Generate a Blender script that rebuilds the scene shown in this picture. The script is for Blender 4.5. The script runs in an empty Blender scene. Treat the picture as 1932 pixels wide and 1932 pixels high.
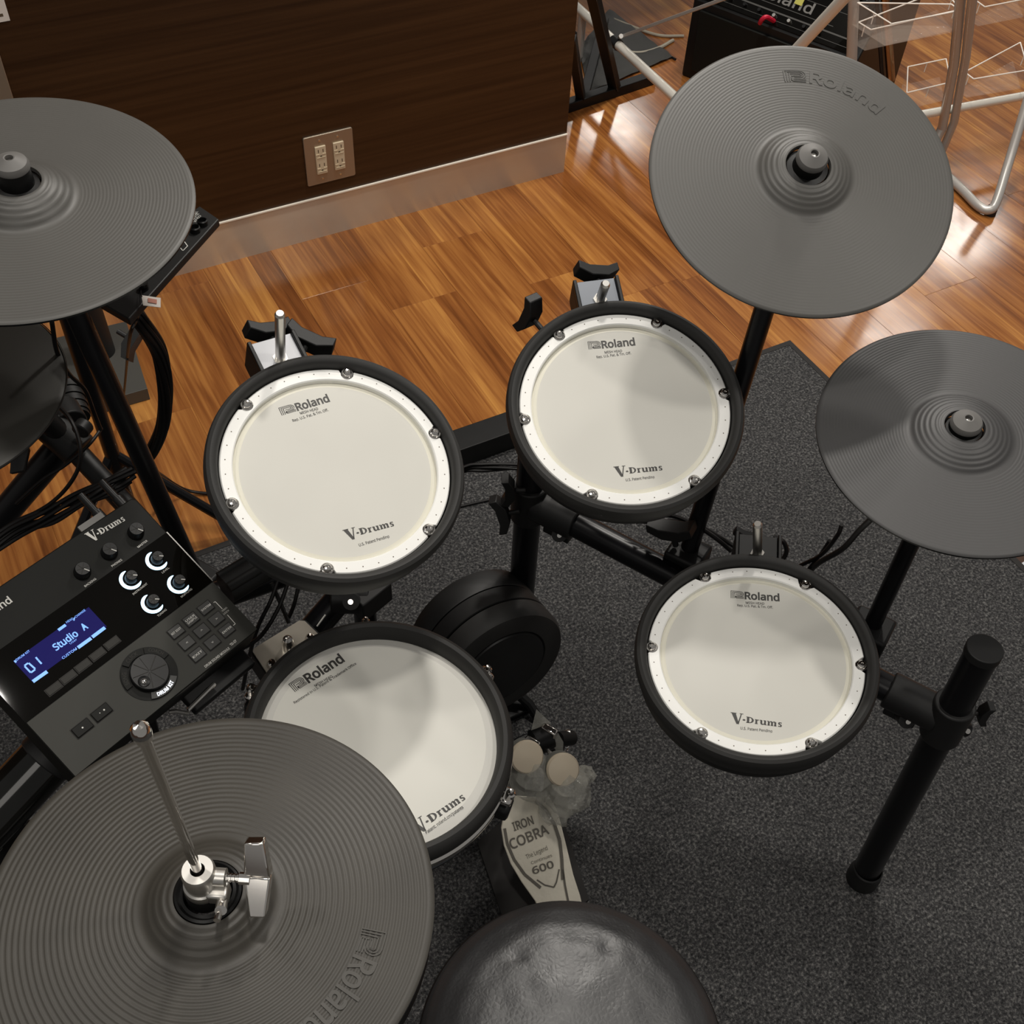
import bpy, bmesh, math, random
from math import sin, cos, pi, radians, sqrt, atan2, hypot
from mathutils import Matrix, Vector, noise

# ------------------------------------------------------------------ camera, world, lights, exposure
S = bpy.context.scene
COL = S.collection
CAM_H = 1.597
FPX = 2121.0
PITCH, ROLL, YAW = radians(48.948), radians(3.626), radians(-31.129)
_f = Vector((-sin(YAW)*cos(PITCH), cos(YAW)*cos(PITCH), -sin(PITCH)))
_r = Vector((cos(YAW), sin(YAW), 0))
_u = _r.cross(_f)
CR = _r*cos(ROLL) + _u*sin(ROLL)
CU = -_r*sin(ROLL) + _u*cos(ROLL)
CF = _f
CAM = Vector((0, 0, CAM_H))
cd = bpy.data.cameras.new('camera')
cam = bpy.data.objects.new('camera', cd)
COL.objects.link(cam)
cam.matrix_world = Matrix(((CR.x, CU.x, -CF.x, 0), (CR.y, CU.y, -CF.y, 0), (CR.z, CU.z, -CF.z, CAM_H), (0, 0, 0, 1)))
cd.sensor_width = 36
cd.lens = FPX/1932*36
cd.clip_start = 0.01
S.camera = cam
S.view_settings.view_transform = 'Standard'
S.view_settings.look = 'None'
S.view_settings.exposure = 0.0
S.view_settings.gamma = 1.0
S.view_settings.use_curve_mapping = False

w = bpy.data.worlds.new('world')
S.world = w
w.use_nodes = True
w.node_tree.nodes['Background'].inputs[0].default_value = (1.0, 0.97, 0.93, 1)
w.node_tree.nodes['Background'].inputs[1].default_value = 0.19

def lamp(loc, size, power, col=(1.0, 0.95, 0.88), shape='DISK'):
    d = bpy.data.lights.new('ceiling_lamp_or_fill', 'AREA')
    d.shape = shape
    d.size = size
    d.energy = power
    d.color = col
    o = bpy.data.objects.new('ceiling_lamp_or_fill', d)
    COL.objects.link(o)
    o.location = loc
    return o
LAMPS = [((0.32, 0.60, 2.7), 0.16, 10.5), ((1.20, 1.70, 2.7), 0.18, 22), ((1.5, -0.06, 2.7), 0.18, 10.5),
         ((-0.52, 1.23, 2.7), 0.18, 7), ((2.05, 2.0, 2.7), 0.18, 13), ((2.40, 2.34, 2.7), 0.18, 18),
         ((-1.1, -0.8, 2.7), 1.3, 10)]  # this broad one is soft fill added for ceiling bounce, not a fitting
for l in LAMPS:
    lamp(*l)
for (x, y, p) in ((4.33, 6.15, 12), (5.74, 4.06, 16), (4.63, 3.56, 9)):
    lamp((x, y, 2.7), 0.5, p, (1.0, 0.95, 0.88), 'SQUARE')

# ------------------------------------------------------------------ helpers
def ray(px, py):
    return CF + CR*((px-966)/FPX) - CU*((py-966)/FPX)
def at(px, py, z):
    v = ray(px, py)
    return CAM + v*((z-CAM_H)/v.z)
def atY(px, py, y):
    v = ray(px, py)
    return CAM + v*(y/v.y)
def loc2(M, px, py, h=0.0):
    """point seen at px,py on the plane local z=h of frame M, in M's coordinates"""
    n = M.to_3x3() @ Vector((0, 0, 1))
    p0 = M @ Vector((0, 0, h))
    v = ray(px, py)
    return M.inverted() @ (CAM + v*(((p0-CAM).dot(n))/v.dot(n)))
def frame(C, tilt=(0, 0)):
    n = Vector((tilt[0], tilt[1], 1)).normalized()
    u = Vector((0, 1, 0)).cross(n).normalized()
    v = n.cross(u)
    return Matrix(((u.x, v.x, n.x, C[0]), (u.y, v.y, n.y, C[1]), (u.z, v.z, n.z, C[2]), (0, 0, 0, 1)))

_font = {}
try:
    import os
    _sans = bpy.data.fonts.load(os.path.join(bpy.utils.system_resource('DATAFILES'), 'fonts', 'NotoSansHebrew-Regular.woff2'))
except Exception:
    _sans = None
def glyphs(s, bold=0.0):
    if 'cap' not in _font:
        _font['cap'] = 1.0
        _font['cap'] = max(v[1] for v in glyphs('H')[0])/0.70
        _font.pop(('H', 0.0))
    k = (s, bold)
    if k not in _font:
        c = bpy.data.curves.new('t', 'FONT')
        c.body = s
        c.resolution_u = 3
        c.offset = bold
        if _sans:
            c.font = _sans
        o = bpy.data.objects.new('t', c)
        COL.objects.link(o)
        dg = bpy.context.evaluated_depsgraph_get()
        m = bpy.data.meshes.new_from_object(o.evaluated_get(dg))
        vs = [(v.co.x/_font['cap'], v.co.y/_font['cap']) for v in m.vertices]
        fs = [tuple(p.vertices) for p in m.polygons]
        bpy.data.objects.remove(o)
        bpy.data.meshes.remove(m)
        bpy.data.curves.remove(c)
        _font[k] = (vs, fs)
    return _font[k]

class MB:
    def __init__(self):
        self.v = []
        self.f = []
    def add(self, vs, fs):
        n = len(self.v)
        self.v += [tuple(p) for p in vs]
        self.f += [tuple(i+n for i in f) for f in fs]
        return self
    def box(self, c, s, rot=None, taper=1.0):
        hx, hy, hz = s[0]/2, s[1]/2, s[2]/2
        vs = []
        for z in (-1, 1):
            t = taper if z > 0 else 1
            for x, y in ((-1, -1), (1, -1), (1, 1), (-1, 1)):
                p = Vector((x*hx*t, y*hy*t, z*hz))
                if rot is not None:
                    p = rot @ p
                vs.append(p+Vector(c))
        return self.add(vs, [(3, 2, 1, 0), (4, 5, 6, 7), (0, 1, 5, 4), (1, 2, 6, 5), (2, 3, 7, 6), (3, 0, 4, 7)])
    def bar(self, a, b, wd, ht, up=Vector((0, 0, 1))):
        a = Vector(a); b = Vector(b)
        d = (b-a)
        L = d.length
        d.normalize()
        s = d.cross(up).normalized()
        t = s.cross(d)
        R = Matrix((s, d, t)).transposed()
        return self.box((a+b)/2, (wd, L, ht), R)
    def ring_frame(self, d):
        d = Vector(d).normalized()
        a = Vector((0, 0, 1)) if abs(d.z) < 0.9 else Vector((1, 0, 0))
        x = d.cross(a).normalized()
        return x, x.cross(d) * -1
    def cyl(self, a, b, r, r2=None, seg=20, caps=True):
        a = Vector(a); b = Vector(b)
        r2 = r if r2 is None else r2
        x, y = self.ring_frame(b-a)
        vs = []
        for P, R in ((a, r), (b, r2)):
            for i in range(seg):
                t = 2*pi*i/seg
                vs.append(P + x*(R*cos(t)) + y*(R*sin(t)))
        fs = [(i, (i+1) % seg, seg+(i+1) % seg, seg+i) for i in range(seg)]
        fs = [tuple(reversed(q)) for q in fs] if False else fs
        if caps:
            fs += [tuple(range(seg-1, -1, -1)), tuple(range(seg, 2*seg))]
        return self.add(vs, fs)
    def tube(self, path, r, seg=10, caps=True):
        P = [Vector(p) for p in path]
        n = len(P)
        vs = []
        prev = None
        for i in range(n):
            d = (P[min(i+1, n-1)]-P[max(i-1, 0)]).normalized()
            if prev is None:
                x, y = self.ring_frame(d)
            else:
                x = (prev-d*prev.dot(d)).normalized()
                y = d.cross(x)
            prev = x
            y = d.cross(x)
            rr = r[i] if isinstance(r, (list, tuple)) else r
            for k in range(seg):
                t = 2*pi*k/seg
                vs.append(P[i]+x*(rr*cos(t))+y*(rr*sin(t)))
        fs = []
        for i in range(n-1):
            for k in range(seg):
                fs.append((i*seg+k, i*seg+(k+1) % seg, (i+1)*seg+(k+1) % seg, (i+1)*seg+k))
        if caps:
            fs += [tuple(range(seg-1, -1, -1)), tuple(range((n-1)*seg, n*seg))]
        return self.add(vs, fs)
    def lathe(self, prof, seg=64, M=None, closed=False):
        """prof: list of (r,z)"""
        vs = []
        for r, z in prof:
            for k in range(seg):
                t = 2*pi*k/seg
                p = Vector((r*cos(t), r*sin(t), z))
                vs.append(M @ p if M is not None else p)
        fs = []
        n = len(prof)
        rng = range(n) if closed else range(n-1)
        for i in rng:
            j = (i+1) % n
            for k in range(seg):
                fs.append((j*seg+k, j*seg+(k+1) % seg, i*seg+(k+1) % seg, i*seg+k))
        return self.add(vs, fs)
    def prism(self, pts, z0, z1, M=None):
        n = len(pts)
        vs = [Vector((p[0], p[1], z0)) for p in pts]+[Vector((p[0], p[1], z1)) for p in pts]
        if M is not None:
            vs = [M @ p for p in vs]
        fs = [tuple(range(n-1, -1, -1)), tuple(range(n, 2*n))]+[(i, (i+1) % n, n+(i+1) % n, n+i) for i in range(n)]
        return self.add(vs, fs)
    def sphere(self, c, r, seg=14, rings=8, sc=(1, 1, 1)):
        prof = [(max(r*sin(pi*i/rings), 1e-5), -r*cos(pi*i/rings)) for i in range(rings, -1, -1)]
        M = Matrix.Translation(Vector(c)) @ Matrix.Diagonal((*sc, 1))
        return self.lathe(prof, seg, M)
    def text(self, s, a, b, z, ht=None, M=None, bold=0.0, fit=True, th=0.0):
        """flat text from local 2D point a to b (baseline), at height z"""
        vs, fs = glyphs(s, bold)
        x0 = min(v[0] for v in vs); x1 = max(v[0] for v in vs)
        cap = 0.70
        a = Vector((a[0], a[1])); b = Vector((b[0], b[1]))
        d = b-a
        k = d.length/(x1-x0)
        d.normalize()
        n = Vector((-d.y, d.x))
        ky = (ht/cap) if ht else k
        out = []
        for x, y in vs:
            p = a+d*((x-x0)*k)+n*(y*ky)
            q = Vector((p.x, p.y, z))
            out.append(M @ q if M is not None else q)
        return self.add(out, fs)
    def poly2(self, polys, a, b, ht, z, wunits, M=None):
        a = Vector((a[0], a[1])); b = Vector((b[0], b[1]))
        d = b-a
        k = d.length/wunits
        d.normalize()
        n = Vector((-d.y, d.x))
        for poly in polys:
            out = []
            for x, y in poly:
                p = a+d*(x*k)+n*(y*ht)
                q = Vector((p.x, p.y, z))
                out.append(M @ q if M is not None else q)
            self.add(out, [tuple(range(len(out)))])
        return self
    def build(self, name, mat, parent=None, smooth=35, bevel=0, label=None, kind=None, xf=None):
        me = bpy.data.meshes.new(name)
        vs = self.v if xf is None else [tuple(xf @ Vector(p)) for p in self.v]
        me.from_pydata(vs, [], self.f)
        me.validate()
        if mat:
            me.materials.append(mat)
        bm = bmesh.new()
        bm.from_mesh(me)
        bmesh.ops.recalc_face_normals(bm, faces=bm.faces)
        bm.to_mesh(me)
        bm.free()
        if smooth:
            me.shade_smooth()
            me.set_sharp_from_angle(angle=radians(smooth))
        o = bpy.data.objects.new(name, me)
        COL.objects.link(o)
        if parent is not None:
            o.parent = parent
        if bevel:
            b = o.modifiers.new('bevel', 'BEVEL')
            b.width = bevel
            b.segments = 2
            b.limit_method = 'ANGLE'
            b.angle_limit = radians(40)
            b.harden_normals = False
        if label:
            o['label'] = label
        if kind:
            o['kind'] = kind
        return o

def tag(o, label, cat, group=None, kind=None):
    o['label'] = label
    o['category'] = cat
    if group:
        o['group'] = group
    if kind:
        o['kind'] = kind
    return o
def thing(name, label, cat, M=None, group=None):
    o = bpy.data.objects.new(name, None)
    o.empty_display_size = 0.05
    COL.objects.link(o)
    if M is not None:
        o.matrix_world = M if isinstance(M, Matrix) else Matrix.Translation(Vector(M))
    return tag(o, label, cat, group)
def spline(P, n=8):
    P = [Vector(p) for p in P]
    Q = [P[0]*2-P[1]]+P+[P[-1]*2-P[-2]]
    out = []
    for i in range(1, len(Q)-2):
        for k in range(n):
            t = k/n
            a, b, c, d = Q[i-1], Q[i], Q[i+1], Q[i+2]
            out.append(0.5*((2*b)+(c-a)*t+(2*a-5*b+4*c-d)*t*t+(3*b-a-3*c+d)*t**3))
    out.append(P[-1])
    return out

# ------------------------------------------------------------------ materials
def mat(name, col, rough=0.5, metal=0.0, bump=None, var=None, spec=0.5, emit=None, alpha=1.0, coat=0.0):
    m = bpy.data.materials.new(name)
    m.use_nodes = True
    nt = m.node_tree
    b = nt.nodes['Principled BSDF']
    b.inputs['Base Color'].default_value = (*col, 1)
    b.inputs['Roughness'].default_value = rough
    b.inputs['Metallic'].default_value = metal
    b.inputs['Specular IOR Level'].default_value = spec
    b.inputs['Coat Weight'].default_value = coat
    b.inputs['Coat Roughness'].default_value = 0.1
    if emit:
        b.inputs['Emission Color'].default_value = (*emit[0], 1)
        b.inputs['Emission Strength'].default_value = emit[1]
    b.inputs['Alpha'].default_value = alpha
    tc = nt.nodes.new('ShaderNodeTexCoord')
    if var:
        nz = nt.nodes.new('ShaderNodeTexNoise')
        nz.inputs['Scale'].default_value = var[0]
        nz.inputs['Detail'].default_value = 4
        nt.links.new(tc.outputs['Object'], nz.inputs['Vector'])
        mp = nt.nodes.new('ShaderNodeMapRange')
        mp.inputs[1].default_value = 0.3
        mp.inputs[2].default_value = 0.7
        mp.inputs[3].default_value = 1-var[1]
        mp.inputs[4].default_value = 1+var[1]
        nt.links.new(nz.outputs['Fac'], mp.inputs[0])
        mx = nt.nodes.new('ShaderNodeVectorMath')
        mx.operation = 'SCALE'
        mx.inputs[0].default_value = col
        nt.links.new(mp.outputs[0], mx.inputs['Scale'])
        nt.links.new(mx.outputs[0], b.inputs['Base Color'])
    if bump:
        nz = nt.nodes.new('ShaderNodeTexNoise')
        nz.inputs['Scale'].default_value = bump[0]
        nz.inputs['Detail'].default_value = 3
        nt.links.new(tc.outputs['Object'], nz.inputs['Vector'])
        bp = nt.nodes.new('ShaderNodeBump')
        bp.inputs['Strength'].default_value = bump[1]
        bp.inputs['Distance'].default_value = bump[2] if len(bump) > 2 else 0.001
        nt.links.new(nz.outputs['Fac'], bp.inputs['Height'])
        nt.links.new(bp.outputs[0], b.inputs['Normal'])
    return m

M_blk = mat('black_satin', (0.006, 0.006, 0.006), 0.42, var=(40, .2), spec=.3)
M_pipe = mat('black_pipe', (0.005, 0.005, 0.006), 0.30, spec=.3)
M_plastic = mat('black_plastic', (0.011, 0.011, 0.011), 0.5, bump=(900, .2, .0003), spec=.35)
M_rub = mat('rim_rubber', (0.016, 0.0155, 0.0145), 0.62, bump=(600, .15, .0003))
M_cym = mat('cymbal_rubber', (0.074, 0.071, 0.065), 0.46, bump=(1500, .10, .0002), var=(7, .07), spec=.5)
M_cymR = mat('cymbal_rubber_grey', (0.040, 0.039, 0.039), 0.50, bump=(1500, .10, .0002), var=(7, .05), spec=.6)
M_hat = mat('hihat_rubber', (0.046, 0.042, 0.035), 0.44, bump=(1200, .15, .0003), var=(14, .16), spec=.4)
M_white = mat('white_hoop', (0.90, 0.90, 0.87), 0.35)
M_chrome = mat('chrome', (0.80, 0.77, 0.73), 0.09, 1.0)
M_chromeR = mat('worn_chrome', (0.62, 0.60, 0.57), 0.26, 1.0, var=(30, .15))
M_satin = mat('satin_metal', (0.70, 0.68, 0.64), 0.33, 1.0)
M_nickel = mat('nickel_plate', (0.56, 0.51, 0.43), 0.30, 0.4, var=(60, .06))
M_steel = mat('outlet_steel', (0.42, 0.36, 0.28), 0.5, 0.85)
M_ink = mat('ink', (0.035, 0.033, 0.030), 0.5)
M_print = mat('white_print', (0.62, 0.61, 0.57), 0.5)
M_printd = mat('dim_print', (0.16, 0.155, 0.145), 0.5)
M_fade = mat('faded_print', (0.065, 0.063, 0.058), 0.5)
M_beige = mat('beige_plastic', (0.68, 0.57, 0.40), 0.4)
M_slot = mat('slot_dark', (0.10, 0.07, 0.04), 0.7)
M_cable = mat('cable_rubber', (0.007, 0.006, 0.006), 0.45, spec=.3)
M_cablew = mat('pale_cable', (0.42, 0.38, 0.30), 0.5)
M_grey = mat('module_grey', (0.040, 0.040, 0.035), 0.55, bump=(1200, .1, .0002), spec=.2)
M_dgrey = mat('module_dark', (0.007, 0.0072, 0.006), 0.55, bump=(1200, .1, .0002), spec=.18)
M_glass = mat('black_glass', (0.003, 0.0026, 0.002), 0.03, spec=.2)
M_btn = mat('button_dark', (0.020, 0.020, 0.018), 0.45)
M_btng = mat('button_grey', (0.030, 0.029, 0.026), 0.6, spec=.2)
M_knob = mat('knob_black', (0.006, 0.006, 0.006), 0.38, spec=.35)
M_lcd = mat('lcd', (0.004, 0.004, 0.01), 0.6, spec=0.0, emit=((0.015, 0.013, 0.095), 1.0))
M_lcdt = mat('lcd_text', (0.1, 0.2, 0.6), 0.4, emit=((0.17, 0.43, 1.0), 0.95))
M_led = mat('led_ring', (0.8, 0.9, 1), 0.4, emit=((0.40, 0.74, 1.0), 1.8))
M_ledw = mat('led_text', (0.9, 0.9, 1), 0.4, emit=((0.80, 0.88, 1.0), 2.0))
M_wood = mat('beater_wood', (0.64, 0.55, 0.42), 0.45)
M_felt = mat('beater_felt', (0.20, 0.20, 0.18), 0.8)
M_red = mat('red_cord', (0.55, 0.01, 0.04), 0.4)
M_yel = mat('yellow_sticker', (0.45, 0.42, 0.08), 0.5)
M_paper = mat('paper', (0.72, 0.66, 0.60), 0.7)
M_paperw = mat('white_paper', (0.62, 0.63, 0.66), 0.6)
M_tagred = mat('tag_red', (0.50, 0.22, 0.16), 0.7)
M_plategrey = mat('plate_powdercoat', (0.075, 0.073, 0.066), 0.35, bump=(700, .2, .0002))
M_silvbox = mat('bracket_lightgrey', (0.52, 0.53, 0.56), 0.35, 0.0)
M_silvdk = mat('bracket_bluegrey', (0.17, 0.185, 0.21), 0.35, 0.3)
M_rugedge = mat('rug_binding', (0.018, 0.016, 0.015), 0.8)
M_bronze = mat('bronze_tube', (0.32, 0.22, 0.13), 0.22, 1.0)
M_tubew = mat('white_tube', (0.80, 0.76, 0.68), 0.3, 0.3)
M_tubes = mat('silver_paint_tube', (0.50, 0.48, 0.45), 0.35, 0.35)

def mesh_head_mat(name, col, band):
    m = mat(name, col, 0.40, spec=.3)
    nt = m.node_tree
    b = nt.nodes['Principled BSDF']
    tc = nt.nodes.new('ShaderNodeTexCoord')
    nz = nt.nodes.new('ShaderNodeTexNoise')
    nz.inputs['Scale'].default_value = 9
    nt.links.new(tc.outputs['Object'], nz.inputs['Vector'])
    ramp = nt.nodes.new('ShaderNodeValToRGB')
    ramp.color_ramp.elements[0].position = 0.35
    ramp.color_ramp.elements[1].position = 0.7
    ramp.color_ramp.elements[0].color = (*[c*.975 for c in col], 1)
    ramp.color_ramp.elements[1].color = (*[min(c*1.02, 1) for c in col], 1)
    nt.links.new(nz.outputs['Fac'], ramp.inputs[0])
    nt.links.new(ramp.outputs[0], b.inputs['Base Color'])
    ck = nt.nodes.new('ShaderNodeTexChecker')
    ck.inputs['Scale'].default_value = 1400
    nt.links.new(tc.outputs['Object'], ck.inputs['Vector'])
    bp = nt.nodes.new('ShaderNodeBump')
    bp.inputs['Strength'].default_value = 0.05
    bp.inputs['Distance'].default_value = 0.0002
    nt.links.new(ck.outputs['Fac'], bp.inputs['Height'])
    nt.links.new(bp.outputs[0], b.inputs['Normal'])
    return m
M_head = mesh_head_mat('tom_mesh_head', (0.62, 0.61, 0.56), 0)
M_headS = mesh_head_mat('snare_mesh_head', (0.72, 0.71, 0.65), 0)
M_headE = mat('head_edge', (0.74, 0.72, 0.62), 0.45)

def wood_floor():
    m = bpy.data.materials.new('wood_plank')
    m.use_nodes = True
    nt = m.node_tree
    L = nt.links
    b = nt.nodes['Principled BSDF']
    geo = nt.nodes.new('ShaderNodeNewGeometry')
    oi = nt.nodes.new('ShaderNodeObjectInfo')
    sep = nt.nodes.new('ShaderNodeSeparateXYZ')
    L.new(geo.outputs['Position'], sep.inputs[0])
    def math_(op, a, bb=None, c=None):
        n = nt.nodes.new('ShaderNodeMath')
        n.operation = op
        for i, x in enumerate((a, bb, c)):
            if x is None:
                continue
            if isinstance(x, (int, float)):
                n.inputs[i].default_value = x
            else:
                L.new(x, n.inputs[i])
        return n.outputs[0]
    # printed strips along the plank: piecewise tone by x cell, shifted by the object's random value
    xs = math_('MULTIPLY', sep.outputs[0], 18.5)
    wob = nt.nodes.new('ShaderNodeTexNoise')
    wob.inputs['Scale'].default_value = 2.2
    L.new(geo.outputs['Position'], wob.inputs['Vector'])
    xw = math_('ADD', xs, math_('MULTIPLY', wob.outputs['Fac'], 0.0))
    cell = math_('FLOOR', xw)
    cmb = nt.nodes.new('ShaderNodeCombineXYZ')
    L.new(cell, cmb.inputs[0])
    L.new(math_('MULTIPLY', oi.outputs['Random'], 57.3), cmb.inputs[1])
    wn = nt.nodes.new('ShaderNodeTexWhiteNoise')
    wn.noise_dimensions = '3D'
    L.new(cmb.outputs[0], wn.inputs['Vector'])
    # grain: stretched noise
    mp = nt.nodes.new('ShaderNodeMapping')
    mp.inputs['Scale'].default_value = (105, 3.6, 1)
    cmb2 = nt.nodes.new('ShaderNodeCombineXYZ')
    L.new(sep.outputs[0], cmb2.inputs[0])
    L.new(math_('ADD', sep.outputs[1], math_('MULTIPLY', wn.outputs['Value'], 31.0)), cmb2.inputs[1])
    L.new(math_('MULTIPLY', oi.outputs['Random'], 9.0), cmb2.inputs[2])
    L.new(cmb2.outputs[0], mp.inputs['Vector'])
    g1 = nt.nodes.new('ShaderNodeTexNoise')
    g1.inputs['Scale'].default_value = 1.0
    g1.inputs['Detail'].default_value = 5
    g1.inputs['Distortion'].default_value = 0.7
    L.new(mp.outputs[0], g1.inputs['Vector'])
    mp2 = nt.nodes.new('ShaderNodeMapping')
    mp2.inputs['Scale'].default_value = (16, 1.5, 1)
    L.new(cmb2.outputs[0], mp2.inputs['Vector'])
    g2 = nt.nodes.new('ShaderNodeTexNoise')
    g2.inputs['Scale'].default_value = 1.0
    g2.inputs['Detail'].default_value = 2
    g2.inputs['Distortion'].default_value = 1.5
    L.new(mp2.outputs[0], g2.inputs['Vector'])
    t = math_('ADD', math_('MULTIPLY', wn.outputs['Value'], 0.27), math_('MULTIPLY', g1.outputs['Fac'], 0.78))
    t = math_('ADD', t, math_('MULTIPLY', g2.outputs['Fac'], 0.65))
    t = math_('SUBTRACT', t, 0.375)
    ramp = nt.nodes.new('ShaderNodeValToRGB')
    cr = ramp.color_ramp
    cr.elements[0].position = 0.12
    cr.elements[0].color = (0.115, 0.035, 0.010, 1)
    cr.elements[1].position = 0.92
    cr.elements[1].color = (0.66, 0.32, 0.080, 1)
    e = cr.elements.new(0.40)
    e.color = (0.26, 0.090, 0.023, 1)
    e = cr.elements.new(0.62)
    e.color = (0.40, 0.162, 0.042, 1)
    L.new(t, ramp.inputs[0])
    L.new(ramp.outputs[0], b.inputs['Base Color'])
    # smudged gloss
    sm = nt.nodes.new('ShaderNodeTexNoise')
    sm.inputs['Scale'].default_value = 14
    sm.inputs['Detail'].default_value = 5
    L.new(geo.outputs['Position'], sm.inputs['Vector'])
    r = math_('ADD', math_('MULTIPLY', sm.outputs['Fac'], 0.14), 0.06)
    L.new(r, b.inputs['Roughness'])
    b.inputs['Specular IOR Level'].default_value = 0.5
    bp = nt.nodes.new('ShaderNodeBump')
    bp.inputs['Strength'].default_value = 0.06
    bp.inputs['Distance'].default_value = 0.0006
    L.new(g1.outputs['Fac'], bp.inputs['Height'])
    L.new(bp.outputs[0], b.inputs['Normal'])
    return m
M_plank = wood_floor()
M_sub = mat('subfloor', (0.05, 0.018, 0.006), 0.6)

def wall_wood():
    m = mat('wenge_panel', (0.030, 0.012, 0.004), 0.34, spec=.4)
    nt = m.node_tree
    L = nt.links
    b = nt.nodes['Principled BSDF']
    geo = nt.nodes.new('ShaderNodeNewGeometry')
    mp = nt.nodes.new('ShaderNodeMapping')
    mp.inputs['Scale'].default_value = (1.6, 1, 75)
    L.new(geo.outputs['Position'], mp.inputs['Vector'])
    nz = nt.nodes.new('ShaderNodeTexNoise')
    nz.inputs['Scale'].default_value = 1
    nz.inputs['Detail'].default_value = 6
    L.new(mp.outputs[0], nz.inputs['Vector'])
    ramp = nt.nodes.new('ShaderNodeValToRGB')
    ramp.color_ramp.elements[0].position = 0.3
    ramp.color_ramp.elements[0].color = (0.030, 0.0125, 0.0045, 1)
    ramp.color_ramp.elements[1].position = 0.72
    ramp.color_ramp.elements[1].color = (0.060, 0.027, 0.010, 1)
    L.new(nz.outputs['Fac'], ramp.inputs[0])
    L.new(ramp.outputs[0], b.inputs['Base Color'])
    return m
M_wall = wall_wood()

def steel_base():
    m = mat('brushed_steel', (0.68, 0.60, 0.49), 0.34, 0.75)
    nt = m.node_tree
    L = nt.links
    b = nt.nodes['Principled BSDF']
    b.inputs['Anisotropic'].default_value = 0.92
    b.inputs['Anisotropic Rotation'].default_value = 0.25
    tg_ = nt.nodes.new('ShaderNodeTangent')
    tg_.direction_type = 'UV_MAP'
    tg_.uv_map = 'UVMap'
    L.new(tg_.outputs[0], b.inputs['Tangent'])
    geo = nt.nodes.new('ShaderNodeNewGeometry')
    mp = nt.nodes.new('ShaderNodeMapping')
    mp.inputs['Scale'].default_value = (5, 1, 9)
    L.new(geo.outputs['Position'], mp.inputs['Vector'])
    nz = nt.nodes.new('ShaderNodeTexNoise')
    nz.inputs['Scale'].default_value = 1.5
    nz.inputs['Detail'].default_value = 4
    L.new(mp.outputs[0], nz.inputs['Vector'])
    mr = nt.nodes.new('ShaderNodeMapRange')
    mr.inputs[3].default_value = 0.27
    mr.inputs[4].default_value = 0.44
    L.new(nz.outputs['Fac'], mr.inputs[0])
    L.new(mr.outputs[0], b.inputs['Roughness'])
    return m
M_base = steel_base()
M_lipglint = mat('lip_highlight', (0.95, 0.88, 0.76), 0.25)  # near-white colour paints the bright highlight along the baseboard's top edge

def rug_mat():
    m = mat('rug_pile', (0.05, 0.05, 0.05), 0.95, spec=.1)
    nt = m.node_tree
    L = nt.links
    b = nt.nodes['Principled BSDF']
    tc = nt.nodes.new('ShaderNodeTexCoord')
    nz = nt.nodes.new('ShaderNodeTexNoise')
    nz.inputs['Scale'].default_value = 230
    nz.inputs['Detail'].default_value = 6
    nz.inputs['Roughness'].default_value = 0.75
    L.new(tc.outputs['Object'], nz.inputs['Vector'])
    ramp = nt.nodes.new('ShaderNodeValToRGB')
    cr = ramp.color_ramp
    cr.elements[0].position = 0.36
    cr.elements[0].color = (0.016, 0.0165, 0.0175, 1)
    cr.elements[1].position = 0.68
    cr.elements[1].color = (0.24, 0.235, 0.225, 1)
    e = cr.elements.new(0.52)
    e.color = (0.070, 0.069, 0.070, 1)
    L.new(nz.outputs['Fac'], ramp.inputs[0])
    L.new(ramp.outputs[0], b.inputs['Base Color'])
    bp = nt.nodes.new('ShaderNodeBump')
    bp.inputs['Strength'].default_value = 0.8
    bp.inputs['Distance'].default_value = 0.004
    L.new(nz.outputs['Fac'], bp.inputs['Height'])
    L.new(bp.outputs[0], b.inputs['Normal'])
    return m
M_rug = rug_mat()

def leather():
    m = mat('black_leather', (0.020, 0.020, 0.021), 0.40)
    nt = m.node_tree
    L = nt.links
    b = nt.nodes['Principled BSDF']
    tc = nt.nodes.new('ShaderNodeTexCoord')
    v = nt.nodes.new('ShaderNodeTexVoronoi')
    v.feature = 'DISTANCE_TO_EDGE'
    v.inputs['Scale'].default_value = 190
    nz = nt.nodes.new('ShaderNodeTexNoise')
    nz.inputs['Scale'].default_value = 30
    nz.inputs['Detail'].default_value = 6
    wv = nt.nodes.new('ShaderNodeVectorMath')
    wv.operation = 'ADD'
    sc = nt.nodes.new('ShaderNodeVectorMath')
    sc.operation = 'SCALE'
    sc.inputs['Scale'].default_value = 0.01
    L.new(tc.outputs['Object'], nz.inputs['Vector'])
    L.new(nz.outputs['Color'], sc.inputs[0])
    L.new(tc.outputs['Object'], wv.inputs[0])
    L.new(sc.outputs[0], wv.inputs[1])
    L.new(wv.outputs[0], v.inputs['Vector'])
    b1 = nt.nodes.new('ShaderNodeBump')
    b1.inputs['Strength'].default_value = 0.22
    b1.inputs['Distance'].default_value = 0.0012
    L.new(v.outputs['Distance'], b1.inputs['Height'])
    b2 = nt.nodes.new('ShaderNodeBump')
    b2.inputs['Strength'].default_value = 0.35
    b2.inputs['Distance'].default_value = 0.004
    L.new(nz.outputs['Fac'], b2.inputs['Height'])
    L.new(b1.outputs[0], b2.inputs['Normal'])
    L.new(b2.outputs[0], b.inputs['Normal'])
    rr = nt.nodes.new('ShaderNodeMapRange')
    rr.inputs[3].default_value = 0.31
    rr.inputs[4].default_value = 0.50
    L.new(nz.outputs['Fac'], rr.inputs[0])
    L.new(rr.outputs[0], b.inputs['Roughness'])
    return m
M_leather = leather()
M_leather.node_tree.nodes['Principled BSDF'].inputs['Specular IOR Level'].default_value = 0.85

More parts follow.
